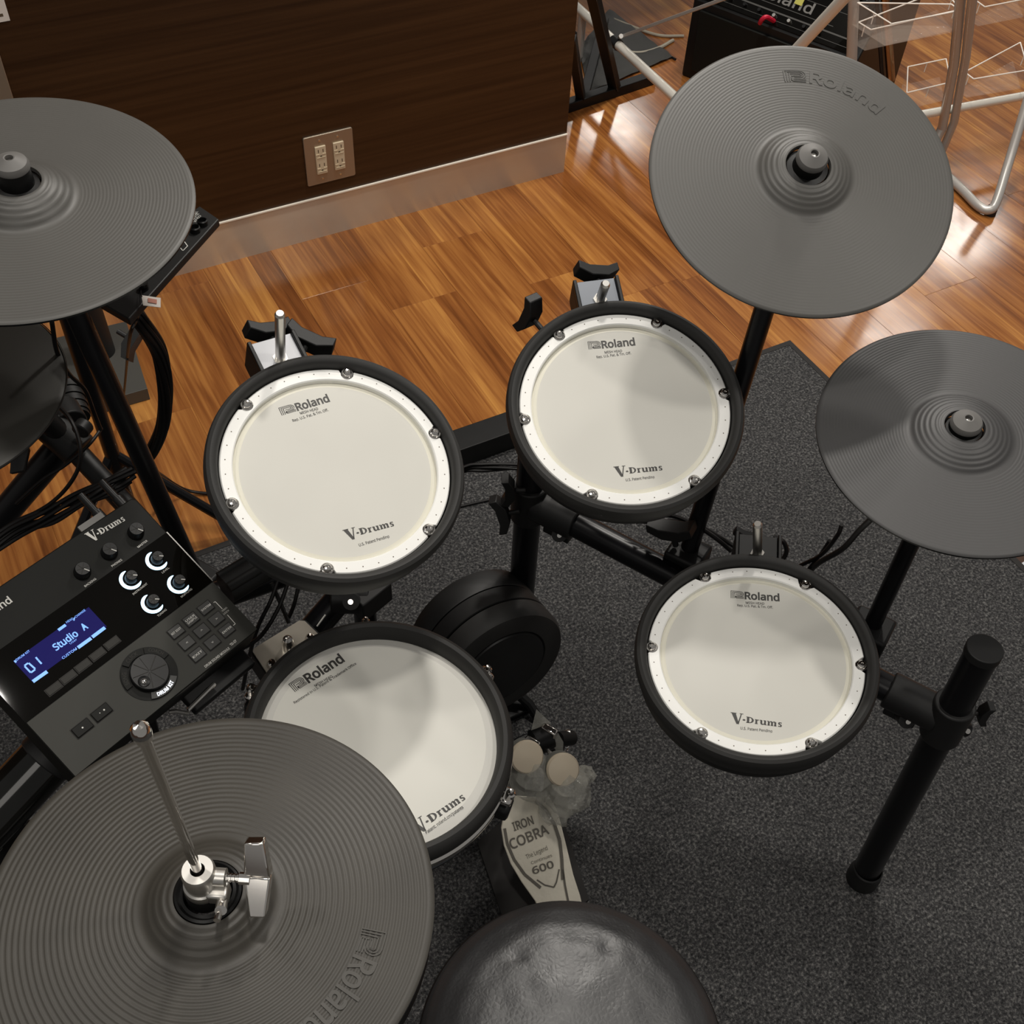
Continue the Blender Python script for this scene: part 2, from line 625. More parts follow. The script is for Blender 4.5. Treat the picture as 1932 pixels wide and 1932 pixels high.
def clear_plastic(name, tint, transp):
    m = bpy.data.materials.new(name)
    m.use_nodes = True
    nt = m.node_tree
    L = nt.links
    b = nt.nodes['Principled BSDF']
    b.inputs['Base Color'].default_value = (*tint, 1)
    b.inputs['Roughness'].default_value = 0.12
    b.inputs['Alpha'].default_value = transp
    tc = nt.nodes.new('ShaderNodeTexCoord')
    nz = nt.nodes.new('ShaderNodeTexNoise')
    nz.inputs['Scale'].default_value = 45
    nz.inputs['Detail'].default_value = 3
    L.new(tc.outputs['Object'], nz.inputs['Vector'])
    bp = nt.nodes.new('ShaderNodeBump')
    bp.inputs['Strength'].default_value = 0.6
    bp.inputs['Distance'].default_value = 0.004
    L.new(nz.outputs['Fac'], bp.inputs['Height'])
    L.new(bp.outputs[0], b.inputs['Normal'])
    return m
M_bag = clear_plastic('clear_bag', (0.55, 0.54, 0.48), 0.38)
M_acryl = clear_plastic('acrylic', (0.75, 0.62, 0.52), 0.12)
M_pedal = mat('pedal_plate', (0.90, 0.84, 0.70), 0.28, 0.2, bump=(60, .5, .002))

# ------------------------------------------------------------------ setting: floor, walls
random.seed(7)
WY = 2.1506
WX = 1.388
fl = tag(MB().box((2.0, 2.6, -0.012), (10.0, 9.2, 0.016)).build('floor', M_sub, None, smooth=0), 'wooden strip floor of warm brown planks around the dark rug', 'floor', kind='structure')
PW = 0.162
plank_meshes = {}
ends = {}
def add_plank(x0, y0, y1):
    key = round(y1-y0, 3)
    if key not in plank_meshes:
        m = MB()
        wx, ly, g, c = PW, y1-y0, 0.00008, 0.0005
        top = 0.0
        A = [(g, g, -0.004), (wx-g, g, -0.004), (wx-g, ly-g, -0.004), (g, ly-g, -0.004)]
        B = [(g, g, top-c), (wx-g, g, top-c), (wx-g, ly-g, top-c), (g, ly-g, top-c)]
        D = [(g+c, g+c, top), (wx-g-c, g+c, top), (wx-g-c, ly-g-c, top), (g+c, ly-g-c, top)]
        f = []
        for s in (0, 4):
            for i in range(4):
                j = (i+1) % 4
                f.append((s+i, s+j, s+4+j, s+4+i))
        f.append((8, 9, 10, 11))
        m.add(A+B+D, f)
        o = m.build('plank', M_plank, fl, smooth=0)
        plank_meshes[key] = o.data
        o.location = (x0, y0, 0)
    else:
        o = bpy.data.objects.new('plank', plank_meshes[key])
        COL.objects.link(o)
        o.parent = fl
        o.location = (x0, y0, 0)
known = {}
ncol0, ncol1 = -5, 17
for ci in range(ncol0-6, ncol1+2):
    x0 = 1.57+ (ci-8)*PW + 0.0
    # the y of one end joint per column; others follow every 0.9 m
    j = {3: 1.83, 2: 1.95, 4: 2.01, 7: 1.64, 5: 1.78, 8: 1.52}.get(ci, None)
    if j is None:
        j = 1.2 + 0.075*((ci*5) % 12)
    ylo = 1.28 if x0 < 1.45 else -0.4
    if x0 > 2.3:
        ylo = 0.4
    y = j
    while y > ylo:
        y -= 0.9
    yhi = 2.16 if x0+PW < WX-.02 else 3.9
    while y < yhi:
        add_plank(x0, y, y+0.9)
        y += 0.9

wl = MB()
wl.box((WX/2-1.0, WY+0.06, 1.35+0.0525), (WX+2.0, 0.12, 2.7-0.105))
wall = tag(wl.build('wall_back', M_wall, None, smooth=0), 'dark brown wood grain wall panel above the steel baseboard', 'wall', kind='structure')
bb = MB()
bb.box((WX/2-1.0, WY+0.058, 0.0525), (WX+2.0, 0.12, 0.105))
base = tag(bb.build('baseboard_back', M_base, None, smooth=0), 'brushed steel baseboard along the foot of the dark wood wall', 'baseboard', kind='structure')
_uv = base.data.uv_layers.new(name='UVMap')
for _l in base.data.loops:
    _c = base.data.vertices[_l.vertex_index].co
    _uv.data[_l.index].uv = (_c.x+_c.y, _c.z)
MB().box((WX/2-1.0, WY-0.0025, 0.1065), (WX+2.0, 0.005, 0.003)).build('top_edge', M_lipglint, base, smooth=0)

# rug
rug = MB()
rx0, rx1, ry0, ry1 = -1.6, 1.500, -1.3, 1.352
rug.box(((rx0+rx1)/2, (ry0+ry1)/2, 0.004), (rx1-rx0-.02, ry1-ry0-.02, 0.008))
rt = thing('carpet_mat', 'large dark grey flecked carpet mat under the whole drum kit', 'rug', (0, 0, 0.0005))
rug.build('pile', M_rug, rt, smooth=0)
bd = MB()
for c, s in (((rx1-.006, (ry0+ry1)/2, .0045), (.012, ry1-ry0, .009)), ((rx0+.006, (ry0+ry1)/2, .0045), (.012, ry1-ry0, .009)),
             (((rx0+rx1)/2, ry1-.006, .0045), (rx1-rx0-.024, .012, .009)), (((rx0+rx1)/2, ry0+.006, .0045), (rx1-rx0-.024, .012, .009))):
    bd.box(c, s)
bd.build('binding', M_rugedge, rt, smooth=0)

# ------------------------------------------------------------------ wall outlet
def outlet(x0, z0, label, grp=None):
    """x0,z0 = centre on the wall"""
    t = thing('wall_outlet', label, 'outlet', Matrix.Translation((x0, WY, z0)), grp)
    pts = []
    W_, H_, r = 0.058, 0.060, 0.004
    for cx, cy, a0 in ((W_-r, H_-r, 0), (-W_+r, H_-r, 90), (-W_+r, -H_+r, 180), (W_-r, -H_+r, 270)):
        for k in range(4):
            a = radians(a0+k*30)
            pts.append((cx+r*cos(a), cy+r*sin(a)))
    R = Matrix.Rotation(pi/2, 4, 'X')   # local z -> -y
    MB().prism(pts, 0, 0.005, R).build('plate', M_steel, t, bevel=0.0012)
    for cx in (-0.0215, 0.0215):
        rc = MB().prism([(cx-.0125, -.034), (cx+.0125, -.034), (cx+.0125, .034), (cx-.0125, .034)], .004, .0085, R).build('receptacle', M_beige, t, bevel=.0012)
        for cz in (0.016, -0.019):
            s = MB()
            for dx in (-.0056, .0056):
                s.prism([(cx+dx-.0009, cz+.004), (cx+dx+.0009, cz+.004), (cx+dx+.0009, cz+.0115), (cx+dx-.0009, cz+.0115)], .0085, .0089, R)
            s.prism([(cx-.0022, cz-.0065), (cx+.0022, cz-.0065), (cx+.0022, cz-.0035), (cx-.0022, cz-.0035)], .0085, .0089, R)
            s.build('socket_slots', M_slot, rc, smooth=0)
            l = MB()
            l.prism([(cx-.0115, cz+.0005), (cx-.004, cz+.0005), (cx-.003, cz-.001), (cx-.0115, cz-.001)], .0085, .0098, R)
            l.prism([(cx+.004, cz+.0005), (cx+.0115, cz+.0005), (cx+.0115, cz-.001), (cx+.003, cz-.001)], .0085, .0098, R)
            l.prism([(cx-.010, cz-.0075), (cx+.010, cz-.0075), (cx+.010, cz-.0088), (cx-.010, cz-.0088)], .0085, .0098, R)
            l.build('socket_ridge', M_beige, rc, smooth=0)
        for cz in (.047, -.047):
            p = R @ Vector((cx, cz, .005))
            q = R @ Vector((cx, cz, .0062))
            MB().cyl(p, q, .0024, seg=10).build('screw', M_satin, t)
    return t
c1 = atY(621, 295, WY)
outlet(c1.x, c1.z, 'steel wall plate with two cream double sockets above the baseboard')
c2 = atY(14, 150, WY)
outlet(c2.x-.058, c2.z, 'second steel socket plate half hidden at the far left edge behind the left cymbal')
# pale notice in the top left corner
pc = atY(19, 38, WY)
MBn = MB().box((pc.x-.06, WY-.0012, pc.z+.09), (.12, .0008, .18), None)
nt_ = tag(MBn.build('wall_notice', M_paper, None, smooth=0), 'pale paper notice on the dark wall in the top left corner', 'notice')
MB().box((pc.x-.012, WY-.0018, pc.z+.012), (.006, .0003, .005)).build('print', M_slot, nt_, smooth=0)

# ------------------------------------------------------------------ logos
def vdrums_polys():
    """own slab-serif outlines for the word on the heads, units: x along, y up, cap height 1"""
    P = []
    def st(x0, x1, y0, y1): P.append([(x0, y0), (x1, y0), (x1, y1), (x0, y1)])
    def ser(xc, w_, y): P.append([(xc-w_, y), (xc+w_, y), (xc+w_, y+.07), (xc-w_, y+.07)])
    # V (large, descending below the baseline)
    P.append([(-.15, 1.0), (.62, 1.0), (.62, .93), (-.15, .93)])
    P.append([(-.04, .95), (.52, .95), (1.0, -.28), (.66, -.28)])
    P.append([(.84, -.10), (.95, -.28), (1.32, .95), (1.18, .95)])
    P.append([(1.02, 1.0), (1.5, 1.0), (1.5, .93), (1.02, .93)])
    # dash
    P.append([(1.42, .28), (1.52, .20), (1.72, .20), (1.82, .28), (1.72, .38), (1.52, .38)])
    # D
    st(1.98, 2.30, .0, .72)
    ser(2.06, .16, 0); ser(2.06, .16, .65)
    n = 10
    o = [(2.26+.62*sin(pi*i/n), .36-.36*cos(pi*i/n)) for i in range(n+1)]
    q = [(2.26+.36*sin(pi*i/n), .36-.29*cos(pi*i/n)) for i in range(n+1)]
    for i in range(n):
        P.append([q[i], o[i], o[i+1], q[i+1]])
    # r
    st(3.08, 3.33, 0, .52)
    ser(3.20, .2, 0)
    ser(3.12, .12, .46)
    P.append([(3.30, .30), (3.36, .42), (3.52, .42), (3.52, .53), (3.38, .53), (3.30, .46)])
    # u
    st(3.72, 3.97, .12, .52); st(4.20, 4.45, 0, .52)
    ser(3.74, .12, .46); ser(4.24, .12, .46); ser(4.42, .12, 0)
    P.append([(3.74, .14), (3.82, 0), (4.08, -.02), (4.24, .10), (4.24, .18), (4.06, .10), (3.94, .16)])
    # m
    for x in (4.70, 5.12, 5.54):
        st(x-.02, x+.23, 0, .46); ser(x+.09, .17, 0)
    ser(4.70, .12, .46)
    for x in (4.89, 5.31):
        P.append([(x, .34), (x, .44), (x+.12, .53), (x+.30, .53), (x+.40, .44), (x+.42, .38), (x+.23, .38), (x+.12, .43)])
    # s
    P.append([(6.02, .0), (6.40, .0), (6.48, .08), (6.48, .2), (6.36, .3), (6.14, .36), (6.02, .36), (6.02, .28), (6.28, .2), (6.28, .1), (6.1, .09), (6.02, .16)])
    P.append([(6.46, .52), (6.14, .53), (6.02, .46), (6.02, .34), (6.14, .28), (6.3, .25), (6.2, .34), (6.2, .42), (6.38, .43), (6.46, .36)])
    return P
VDP = vdrums_polys()

def mark_strips():
    """square emblem: three parallel lines bending like a folded ribbon"""
    S_ = []
    for k in range(3):
        d = k*0.13
        P = [(0.06+d, 0.0), (0.06+d, .98-d)]
        P += [(.30, .98-d), (.80, .98-d)]
        R = .36-d
        cx, cy = .82, .62
        for i in range(1, 8):
            a = radians(90-180*i/7)
            P.append((cx+R*.9*cos(a), cy+R*sin(a)*(1.0)))
        if k == 2:
            P += [(.50, cy-R), (.44, cy-R-.04)]
        else:
            P += [(.56+d*.2, cy-R)]
        S_.append(P)
    for k in range(3):
        d = k*0.13
        S_.append([(.50-d*.0, .34-d*.4), (.42, .28-d*.5), (.46+d*.2, .24-d*.85+.02), (1.16, .24-d*.85+.02)])
    return S_
MARK = mark_strips()
def mark_polys(lw=0.055):
    P = []
    for L in MARK:
        for i in range(len(L)-1):
            a, b = Vector(L[i]), Vector(L[i+1])
            d = b-a
            if d.length < 1e-4:
                continue
            d.normalize()
            n = Vector((-d.y, d.x))*lw/2
            e = d*lw*.3
            P.append([tuple(a-e-n), tuple(b+e-n), tuple(b+e+n), tuple(a-e+n)])
    return P
MP = mark_polys()

# ------------------------------------------------------------------ drum pads
def wing_bolt(mb, p, d, up, s=1.0):
    """stem along d from p, wing spread along up"""
    p = Vector(p); d = Vector(d).normalized(); up = Vector(up)
    up = (up-d*up.dot(d)).normalized()
    t = d.cross(up)
    mb.cyl(p, p+d*.016*s, .0035*s, seg=10)
    q = p+d*.022*s
    R = Matrix((up, t, d)).transposed()
    pts = [(-.027*s, .003*s), (-.011*s, -.006*s), (.011*s, -.006*s), (.027*s, .003*s), (.026*s, .014*s), (.012*s, .0085*s), (-.012*s, .0085*s), (-.026*s, .014*s)]
    M4 = Matrix.Translation(q) @ Matrix((up, d, -t)).transposed().to_4x4()
    mb.prism(pts, -.010*s, .010*s, M4)

def hoop_mesh(r0, r1, zt, zb, phase, nseg=180, notch=None):
    m = MB()
    vs = []
    for i in range(nseg):
        a = 2*pi*i/nseg
        rel = min(abs(((a-phase-k*pi/3+pi) % (2*pi))-pi) for k in range(6))
        ro = r1
        if notch and rel < radians(3.4):
            ro = r1-.0058
        c, s = cos(a), sin(a)
        for r, z in ((r0, zb), (r0, zt-.0012), (r0+.0012, zt), (ro-.0012, zt), (ro, zt-.0012), (ro, zb)):
            vs.append((r*c, r*s, z))
    fs = []
    for i in range(nseg):
        j = (i+1) % nseg
        for k in range(5):
            fs.append((i*6+k, j*6+k, j*6+k+1, i*6+k+1))
    return m.add(vs, fs)

def logo_roland(par, M, z, px, mat_, small=None):
    """px: (mark_left, word_left, word_right) pixels on baseline"""
    a, b, c = [loc2(M, *p, z) for p in px]
    m = MB()
    d = (Vector((c.x, c.y))-Vector((b.x, b.y))).length
    ht = d*.24
    m.text('Roland', b, c, z, ht=ht*.98, bold=.030)
    m.poly2(MP, a, b, ht*1.06, z, 1.24)
    m.build('printed_emblem', mat_, par, smooth=0)
    return ht

def tom(label, C, tilt, phase, px):
    M = frame(C, tilt)
    t = thing('mesh_tom_pad', label, 'drum pad', M, None)
    # rubber rim
    MB().lathe([(.1215, -.022), (.1215, .001), (.1228, .0065), (.1255, .0095), (.1295, .0105), (.133, .0085), (.1352, .003), (.1355, -.004), (.1340, -.012), (.1315, -.022)], 120, closed=True).build('rim', M_rub, t)
    MB().lathe([(.0005, -.042), (.118, -.042), (.1275, -.039), (.1300, -.032), (.1300, -.018), (.122, -.020), (.122, -.016), (.118, -.016)], 96).build('shell', M_plastic, t)
    hoop_mesh(.1065, .1200, 0.0, -.010, phase, notch=True).build('hoop', M_white, t, smooth=30)
    MB().lathe([(.1003, -.0052), (.1065, -.0072)], 96).build('head_border', M_headE, t)
    MB().lathe([(.00001, -.0052), (.05, -.0052), (.1003, -.0052)], 96).build('mesh_head', M_head, t)
    MB().lathe([(.1065, -.0100), (.1215, -.0100)], 96).build('rim_gap', M_blk, t)
    lg = None
    for k in range(6):
        a = phase+k*pi/3
        c, s = .1160*cos(a), .1160*sin(a)
        MB().lathe([(.0070, -.0020), (.0070, .0004), (.0062, .0012), (.0050, .0012), (.0047, .0034), (.0032, .0048), (.0014, .0050), (.0012, .0036), (.00005, .0036)], 16, Matrix.Translation((c, s, 0))).build('tension_screw', M_chrome, t)
    dots = MB()
    for k in range(6):
        for f_ in (.16, .30, .44, .58, .72, .86):
            a = phase+(k+f_)*pi/3
            dots.cyl((.1142*cos(a), .1142*sin(a), 0), (.1142*cos(a), .1142*sin(a), .00012), .0007, seg=6)
    dots.build('hoop_dimples', M_slot, t, smooth=0)
    zt = -.0050
    logo_roland(t, M, zt, px['roland'], M_ink)
    m = MB()
    a, b = [loc2(M, *p, zt) for p in px['vd']]
    d = (Vector((b.x, b.y))-Vector((a.x, a.y))).length
    m.poly2(VDP, a, b, d/6.6*1.25, zt, 6.55)
    m.build('printed_word', M_ink, t, smooth=0)
    for s_, k in (('MESH HEAD', 's1'), ('Reg. U.S. Pat. & Tm. Off.', 's2'), ('U.S. Patent Pending', 's3')):
        a, b = [loc2(M, *p, zt) for p in px[k]]
        MB().text(s_, a, b, zt, ht=.0031, bold=.012).build('small_print', M_ink, t, smooth=0)
    return t, M

def pad_mount(t, M, ang, plate_mat, rod_top=.055, rod_dir=(0, 0, 1), wing_side=1, foot=None, dark=False, wing2=True, ws=1.0, woff=-.008):
    """bracket on the far side of the pad, at local angle ang"""
    ca, sa = cos(ang), sin(ang)
    rad = Vector((ca, sa, 0))
    tan = Vector((-sa, ca, 0))
    R = Matrix((tan, rad, Vector((0, 0, 1)))).transposed()
    c = rad*.147+Vector((0, 0, -.030))
    MB().box(c, (.056, .050, .040), R).build('mount_block', M_plastic, t, bevel=.002)
    MB().box(c+Vector((0, 0, .0212))+rad*.002, (.046, .048, .0025), R).build('mount_plate', plate_mat, t, bevel=.0008)
    ck = MB()
    for s in (-1, 1):
        ck.box(c+tan*(s*.0255)+Vector((0, 0, .004)), (.0045, .054, .046), R)
    ck.build('mount_cheek', M_blk, t, bevel=.001)
    p = rad*.146+Vector((0, 0, -.012))
    d = Vector(rod_dir).normalized()
    q = p+d*rod_top
    rd = MB()
    rd.cyl(p-d*.04, q, .0055, seg=18)
    rd.cyl(q, q+d*.003, .0055, .004, seg=18)
    rd.cyl(p, p+d*.006, .0085, seg=6)
    rd.build('mount_rod', M_satin, t)
    w_ = MB()
    wing_bolt(w_, c+rad*.022+tan*(woff)+Vector((0, 0, .004)), rad, tan+Vector((0, 0, .3)), ws)
    w_.build('wing_bolt', M_plastic, t, bevel=.0012)
    if wing2:
        w2 = MB()
        wing_bolt(w2, c+tan*(wing_side*.026)+rad*.004+Vector((0, 0, .004)), tan*wing_side+rad*.9, tan*wing_side-rad*.9, 1.05)
        w2.build('wing_bolt', M_plastic, t, bevel=.0012)
    if foot is not None:
        f_ = M.inverted() @ Vector(foot)
        a = p-d*.03
        MB().tube(spline([a, a-d*.05, a*.35+f_*.65+Vector((0, 0, -.02)), f_], 6), .0055, 12).build('support_rod', M_pipe, t)

def pxs(*a): return a

t1, F1 = tom('mesh drum pad with a tall bright metal rod, left of the two rear ones', (.2542, .7783, .7347), (.082, -.341), radians(3.5),
    dict(roland=((531, 784), (561, 775), (623, 757)), vd=((654, 1016), (745, 992)), s1=((567, 782), (601, 773)), s2=((553, 796), (620, 775)), s3=((678, 1031), (735, 1014))))
a_ = loc2(F1, 520, 672, -.02)
rt_ = loc2(F1, 536, 590, .06)
pad_mount(t1, F1, atan2(a_.y, a_.x), M_silvbox, .082, (-.07, .06, 1), -1, foot=(.275, .80, .50))

t2, F2 = tom('mesh drum pad with two curved cymbal shadows, right of the two rear ones', (.5848, .7353, .7212), (-.163, -.321), radians(40.5),
    dict(roland=((1110, 659), (1136, 657), (1199, 651)), vd=((1162, 896), (1251, 887)), s1=((1141, 667), (1174, 664)), s2=((1126, 676), (1191, 668)), s3=((1181, 908), (1235, 902))))
a_ = loc2(F2, 1125, 557, -.02)
pad_mount(t2, F2, atan2(a_.y, a_.x), M_silvdk, .038, (.05, -.05, 1), 1, foot=(.57, .83, .47), wing2=False)
w_ = MB()
b_ = loc2(F2, 1012, 612, -.04)
wing_bolt(w_, b_*.93, Vector((b_.x, b_.y, 0)), Vector((.3, .2, 1)), 1.0)
w_.build('wing_bolt', M_plastic, t2, bevel=.0012)

t3, F3 = tom('mesh drum pad nearest the drummer on the right, beside the black end post', (.6142, .4696, .5515), (-.106, -.028), radians(24.6),
    dict(roland=((1378, 1128), (1405, 1130), (1471, 1134)), vd=((1380, 1360), (1476, 1372)), s1=((1407, 1139), (1442, 1141)), s2=((1391, 1144), (1458, 1148)), s3=((1397, 1376), (1457, 1382))))
a_ = loc2(F3, 1428, 1035, -.02)
pad_mount(t3, F3, atan2(a_.y, a_.x), M_blk, .064, (-.12, .06, 1), 1, foot=(.70, .64, .45), wing2=False, ws=.62, woff=.012)

# snare
FS = frame((.2075, .5935, .503), (.075, -.075))
sn = thing('mesh_snare_pad', 'largest white mesh pad with no white hoop, partly under the front cymbal', 'drum pad', FS)
MB().lathe([(.1305, -.016), (.1305, -.002), (.132, .006), (.1355, .0115), (.140, .0125), (.1445, .0095), (.1478, .003), (.1482, -.004), (.1465, -.010), (.1440, -.014)], 140, closed=True).build('rim', M_rub, sn)
MB().lathe([(.1465, -.011), (.1492, -.013), (.1500, -.018), (.1492, -.022), (.1455, -.023)], 140).build('chrome_hoop', M_chrome, sn)
MB().lathe([(.1425, -.020), (.1425, -.052), (.138, -.062), (.12, -.066), (.001, -.068)], 100).build('shell', M_plastic, sn)
MB().lathe([(.1428, -.034), (.1434, -.036), (.1434, -.046), (.1428, -.048)], 100).build('shell_band', M_silvdk, sn)
MB().lathe([(.00001, -.0040), (.118, -.0040)], 120).build('mesh_head', M_headS, sn)
MB().lathe([(.118, -.0040), (.1305, -.0085)], 120).build('head_border', mat('snare_head_edge', (.74, .73, .68), .5), sn)
for ang in (-122, -62, -2, 58, 118, 178):
    a = radians(ang)+radians(14)
    rad = Vector((cos(a), sin(a), 0))
    tan = Vector((-sin(a), cos(a), 0))
    R = Matrix((tan, rad, Vector((0, 0, 1)))).transposed()
    lg = MB().box(rad*.153+Vector((0, 0, -.018)), (.020, .014, .010), R).build('hoop_claw', M_chrome, sn, bevel=.003)
    MB().box(rad*.151+Vector((0, 0, -.044)), (.024, .020, .026), R).build('lug_casing', M_plastic, sn, bevel=.005)
    c = rad*.1555+Vector((0, 0, -.008))
    MB().lathe([(.0052, -.006), (.0052, .0005), (.0036, .0022), (.0034, .006), (.0022, .0078), (.00005, .0080)], 14, Matrix.Translation(c)).build('tension_bolt', M_chrome, lg)
zt = -.0038
m = MB()
b_ = loc2(FS, 577, 1287, zt); c_ = loc2(FS, 649, 1246, zt); a_ = loc2(FS, 556, 1305, zt)
logo_roland(sn, FS, zt, ((556, 1306), (582, 1289), (651, 1247)), M_ink)
m = MB()
a_, b_ = [loc2(FS, *p, zt) for p in ((786, 1571), (880, 1507))]
# the V starts under the cymbal edge
d_ = (Vector((b_.x, b_.y))-Vector((a_.x, a_.y))).length
m.poly2(VDP, a_, b_, d_/6.6*1.25, zt, 6.55)
m.build('printed_word', M_ink, sn, smooth=0)
m = MB()
for s_, p0, p1, h_ in (('MESH HEAD', (595, 1296), (628, 1277), .0026), ('Registered in U.S. Patent & Trademark Office', (556, 1328), (673, 1253), .0026), ('Patent: roland.cm/patents', (805, 1573), (875, 1524), .0028)):
    a_, b_ = loc2(FS, *p0, zt), loc2(FS, *p1, zt)
    MB().text(s_, a_, b_, zt, ht=h_*1.2, bold=.012).build('small_print', M_ink, sn, smooth=0)
# nickel mounting plate with spigot
q = [loc2(FS, *p, -.012) for p in ((478, 1224), (488, 1217), (565, 1170), (575, 1171), (604, 1199), (560, 1236), (520, 1272), (503, 1268), (477, 1229))]
MB().prism([(p.x, p.y) for p in q], -.0145, -.0125).build('mount_plate', M_nickel, sn, smooth=30)
cq = Vector((sum(p.x for p in q)/9, sum(p.y for p in q)/9))
MB().prism([((p.x-cq.x)*1.06+cq.x, (p.y-cq.y)*1.06+cq.y) for p in q], -.050, -.0147).build('mount_block', M_plastic, sn, smooth=30)
for px_, r_ in (((544, 1212), .0068),):
    p = loc2(FS, 543, 1222, -.012)
    MB().lathe([(r_, 0), (r_, .012), (r_*.8, .016), (r_*.8, .019), (r_*.35, .022), (.00005, .0215)], 20, Matrix.Translation((p.x, p.y, -.0125))).build('mount_spigot', M_chromeR, sn)
for p in ((513, 1251), (585, 1203)):
    p = loc2(FS, *p, -.012)
    MB().lathe([(.0055, 0), (.0052, .002), (.0035, .0038), (.00005, .0042)], 16, Matrix.Translation((p.x, p.y, -.0125))).build('mount_screw', M_chrome, sn)

# ------------------------------------------------------------------ cymbals
def rings(r0, r1, z0, z1, period, amp, pw=1.0):
    n = max(2, int(round((r1-r0)/(period/4))))
    out = []
    for i in range(n+1):
        t = i/n
        r = r0+(r1-r0)*t
        z = z0+(z1-z0)*(t**pw)
        k = (0, 1, 1, 0)[i % 4] if False else 0.5-0.5*cos(2*pi*(r-r0)/period)
        out.append((r, z-amp*k))
    return out
def cymbal(name, label, C, tilt, R, bell, hole, mat_, period=.0034, amp=.0002, cap=True, edge=.0035, hz=.012, rise=.010, bell_amp=.0007, capz=0.0):
    M = frame(C, tilt)
    t = thing(name, label, 'cymbal', M)
    prof = [(hole, hz+rise-.004), (hole+.0008, hz+rise)]
    prof += rings(hole+.003, bell-.004, hz+rise, rise+.002, .0052, bell_amp, 1.5)
    prof += [(bell-.001, rise-.0005), (bell+.003, rise-.001)]
    prof += rings(bell+.004, R-.004, rise-.001, .0006, period, amp, .9)
    prof += [(R-.002, .0003), (R, -.0012)]
    MB().lathe(prof, 160).build('bow', mat_, t, smooth=60)
    MB().lathe([(R, -.0012), (R, -edge), (R-.004, -edge-.001), (bell+.01, rise-.012), (bell-.004, rise+.0), (hole, hz+rise-.006), (hole, hz+rise-.004)], 160).build('underside', M_blk, t)
    if cap:
        K = hz+rise+capz
        # stopper inside the bell hole and the cap above it
        MB().lathe([(.00005, hz+rise-.013), (hole+.003, hz+rise-.013), (hole-.0015, hz+rise-.010), (hole-.0015, hz+rise-.004), (.0165, hz+rise-.003), (.016, hz+rise+.004), (.0150, hz+rise+.016+capz)], 40).build('stopper', M_blk, t)
        MB().lathe([(hole-.0012, hz+rise-.009), (hole-.0035, hz+rise-.006), (hole-.0045, hz+rise-.009)], 40).build('stopper_ring', M_slring, t)
        cp = MB().lathe([(.0150, K+.008), (.0168, K+.010), (.0168, K+.013), (.0150, K+.0165), (.0052, K+.0215), (.0040, K+.0212), (.0040, K+.015)], 40).build('cap_nut', M_rubcap, t)
        MB().lathe([(.0040, K+.015), (.0030, K+.0175), (.00005, K+.018)], 16).build('rod_tip', M_satin, cp)
    return t, M
M_slring = mat('silver_ring', (0.35, 0.34, 0.32), 0.4, 0.2)
M_rubcap = mat('cap_rubber', (0.13, 0.125, 0.118), 0.55)

def emboss(t, M, a_px, b_px, mat_, h=.016, rise=.012, bell=.05, R=.165):
    """raised lettering running clockwise along the edge, tops outward"""
    a = loc2(M, *a_px, .004)
    b = loc2(M, *b_px, .004)
    r0 = hypot(a.x, a.y)
    r1 = hypot(b.x, b.y)
    rb = (r0+r1)/2
    a0 = atan2(a.y, a.x)
    a1 = atan2(b.y, b.x)
    span = (a0-a1) % (2*pi)
    vs, fs = glyphs('Roland', .015)
    x0 = min(v[0] for v in vs); x1 = max(v[0] for v in vs)
    Wt = x1-x0
    mark_w = Wt*.34
    tot = Wt+mark_w
    m = MB()
    def zz(r): return (rise-.001)*(1-((r-bell-.004)/(R-bell-.008)))**1.0
    def put(pts, faces):
        n = len(pts)
        lo, hi = [], []
        for x, y in pts:
            ang = a0-span*(x/tot)
            r = rb+y*h
            lo.append((r*cos(ang), r*sin(ang), zz(r)-.0006))
            hi.append((r*cos(ang), r*sin(ang), zz(r)+.0007))
        # boundary edges
        cnt = {}
        for f in faces:
            for i in range(len(f)):
                e = (f[i], f[(i+1) % len(f)])
                cnt[e] = 1
        side = []
        for (i, j) in cnt:
            if (j, i) not in cnt:
                side.append((i, j, j+n, i+n))
        m.add(lo+hi, [tuple(k+n for k in f) for f in faces]+side)
    put([(mark_w+(x-x0), y/.70) for x, y in vs], fs)
    for poly in MP:
        put([(p[0]/1.24*mark_w*.92, p[1]) for p in poly], [tuple(range(len(poly)))])
    m.build('raised_lettering', mat_, t, smooth=0)

cy1, FC1 = cymbal('ride_cymbal_pad', 'biggest full grey rubber cymbal, upper right, with raised lettering', (.8008, .7708, .9394), (-.203, -.422), .1651, .0530, .0235, M_cym, hz=.013, rise=.008)
emboss(cy1, FC1, (1480, 152), (1652, 216), M_cym, h=.0150, bell=.053, rise=.008)
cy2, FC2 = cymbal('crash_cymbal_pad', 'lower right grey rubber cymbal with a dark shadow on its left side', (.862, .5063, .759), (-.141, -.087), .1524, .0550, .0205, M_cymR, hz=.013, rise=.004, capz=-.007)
cy3, FC3 = cymbal('crash_cymbal_pad', 'grey rubber cymbal cut by the left edge, in front of the dark wall', (.0549, 1.0581, .9431), (.002, -.133), .1651, .0530, .0225, M_cym, hz=.018, rise=.007, capz=.006)
M_dkdisc = mat('dark_disc', (0.034, 0.032, 0.027), 0.5)
# lower dark pad under the left cymbal
FL = frame((-.105, 1.07, .745), (0, -.06))
lowp = thing('dark_cymbal_pad', 'dark disc edge just below the left cymbal at the left border', 'cymbal', FL)
MB().lathe([(.02, .012), (.05, .010), (.145, .001), (.150, -.002), (.148, -.006), (.02, -.002)], 100).build('disc', M_dkdisc, lowp)
MB().lathe([(.1505, .0005), (.1512, -.001), (.1505, -.0025)], 100).build('edge_trim', M_rub, lowp)

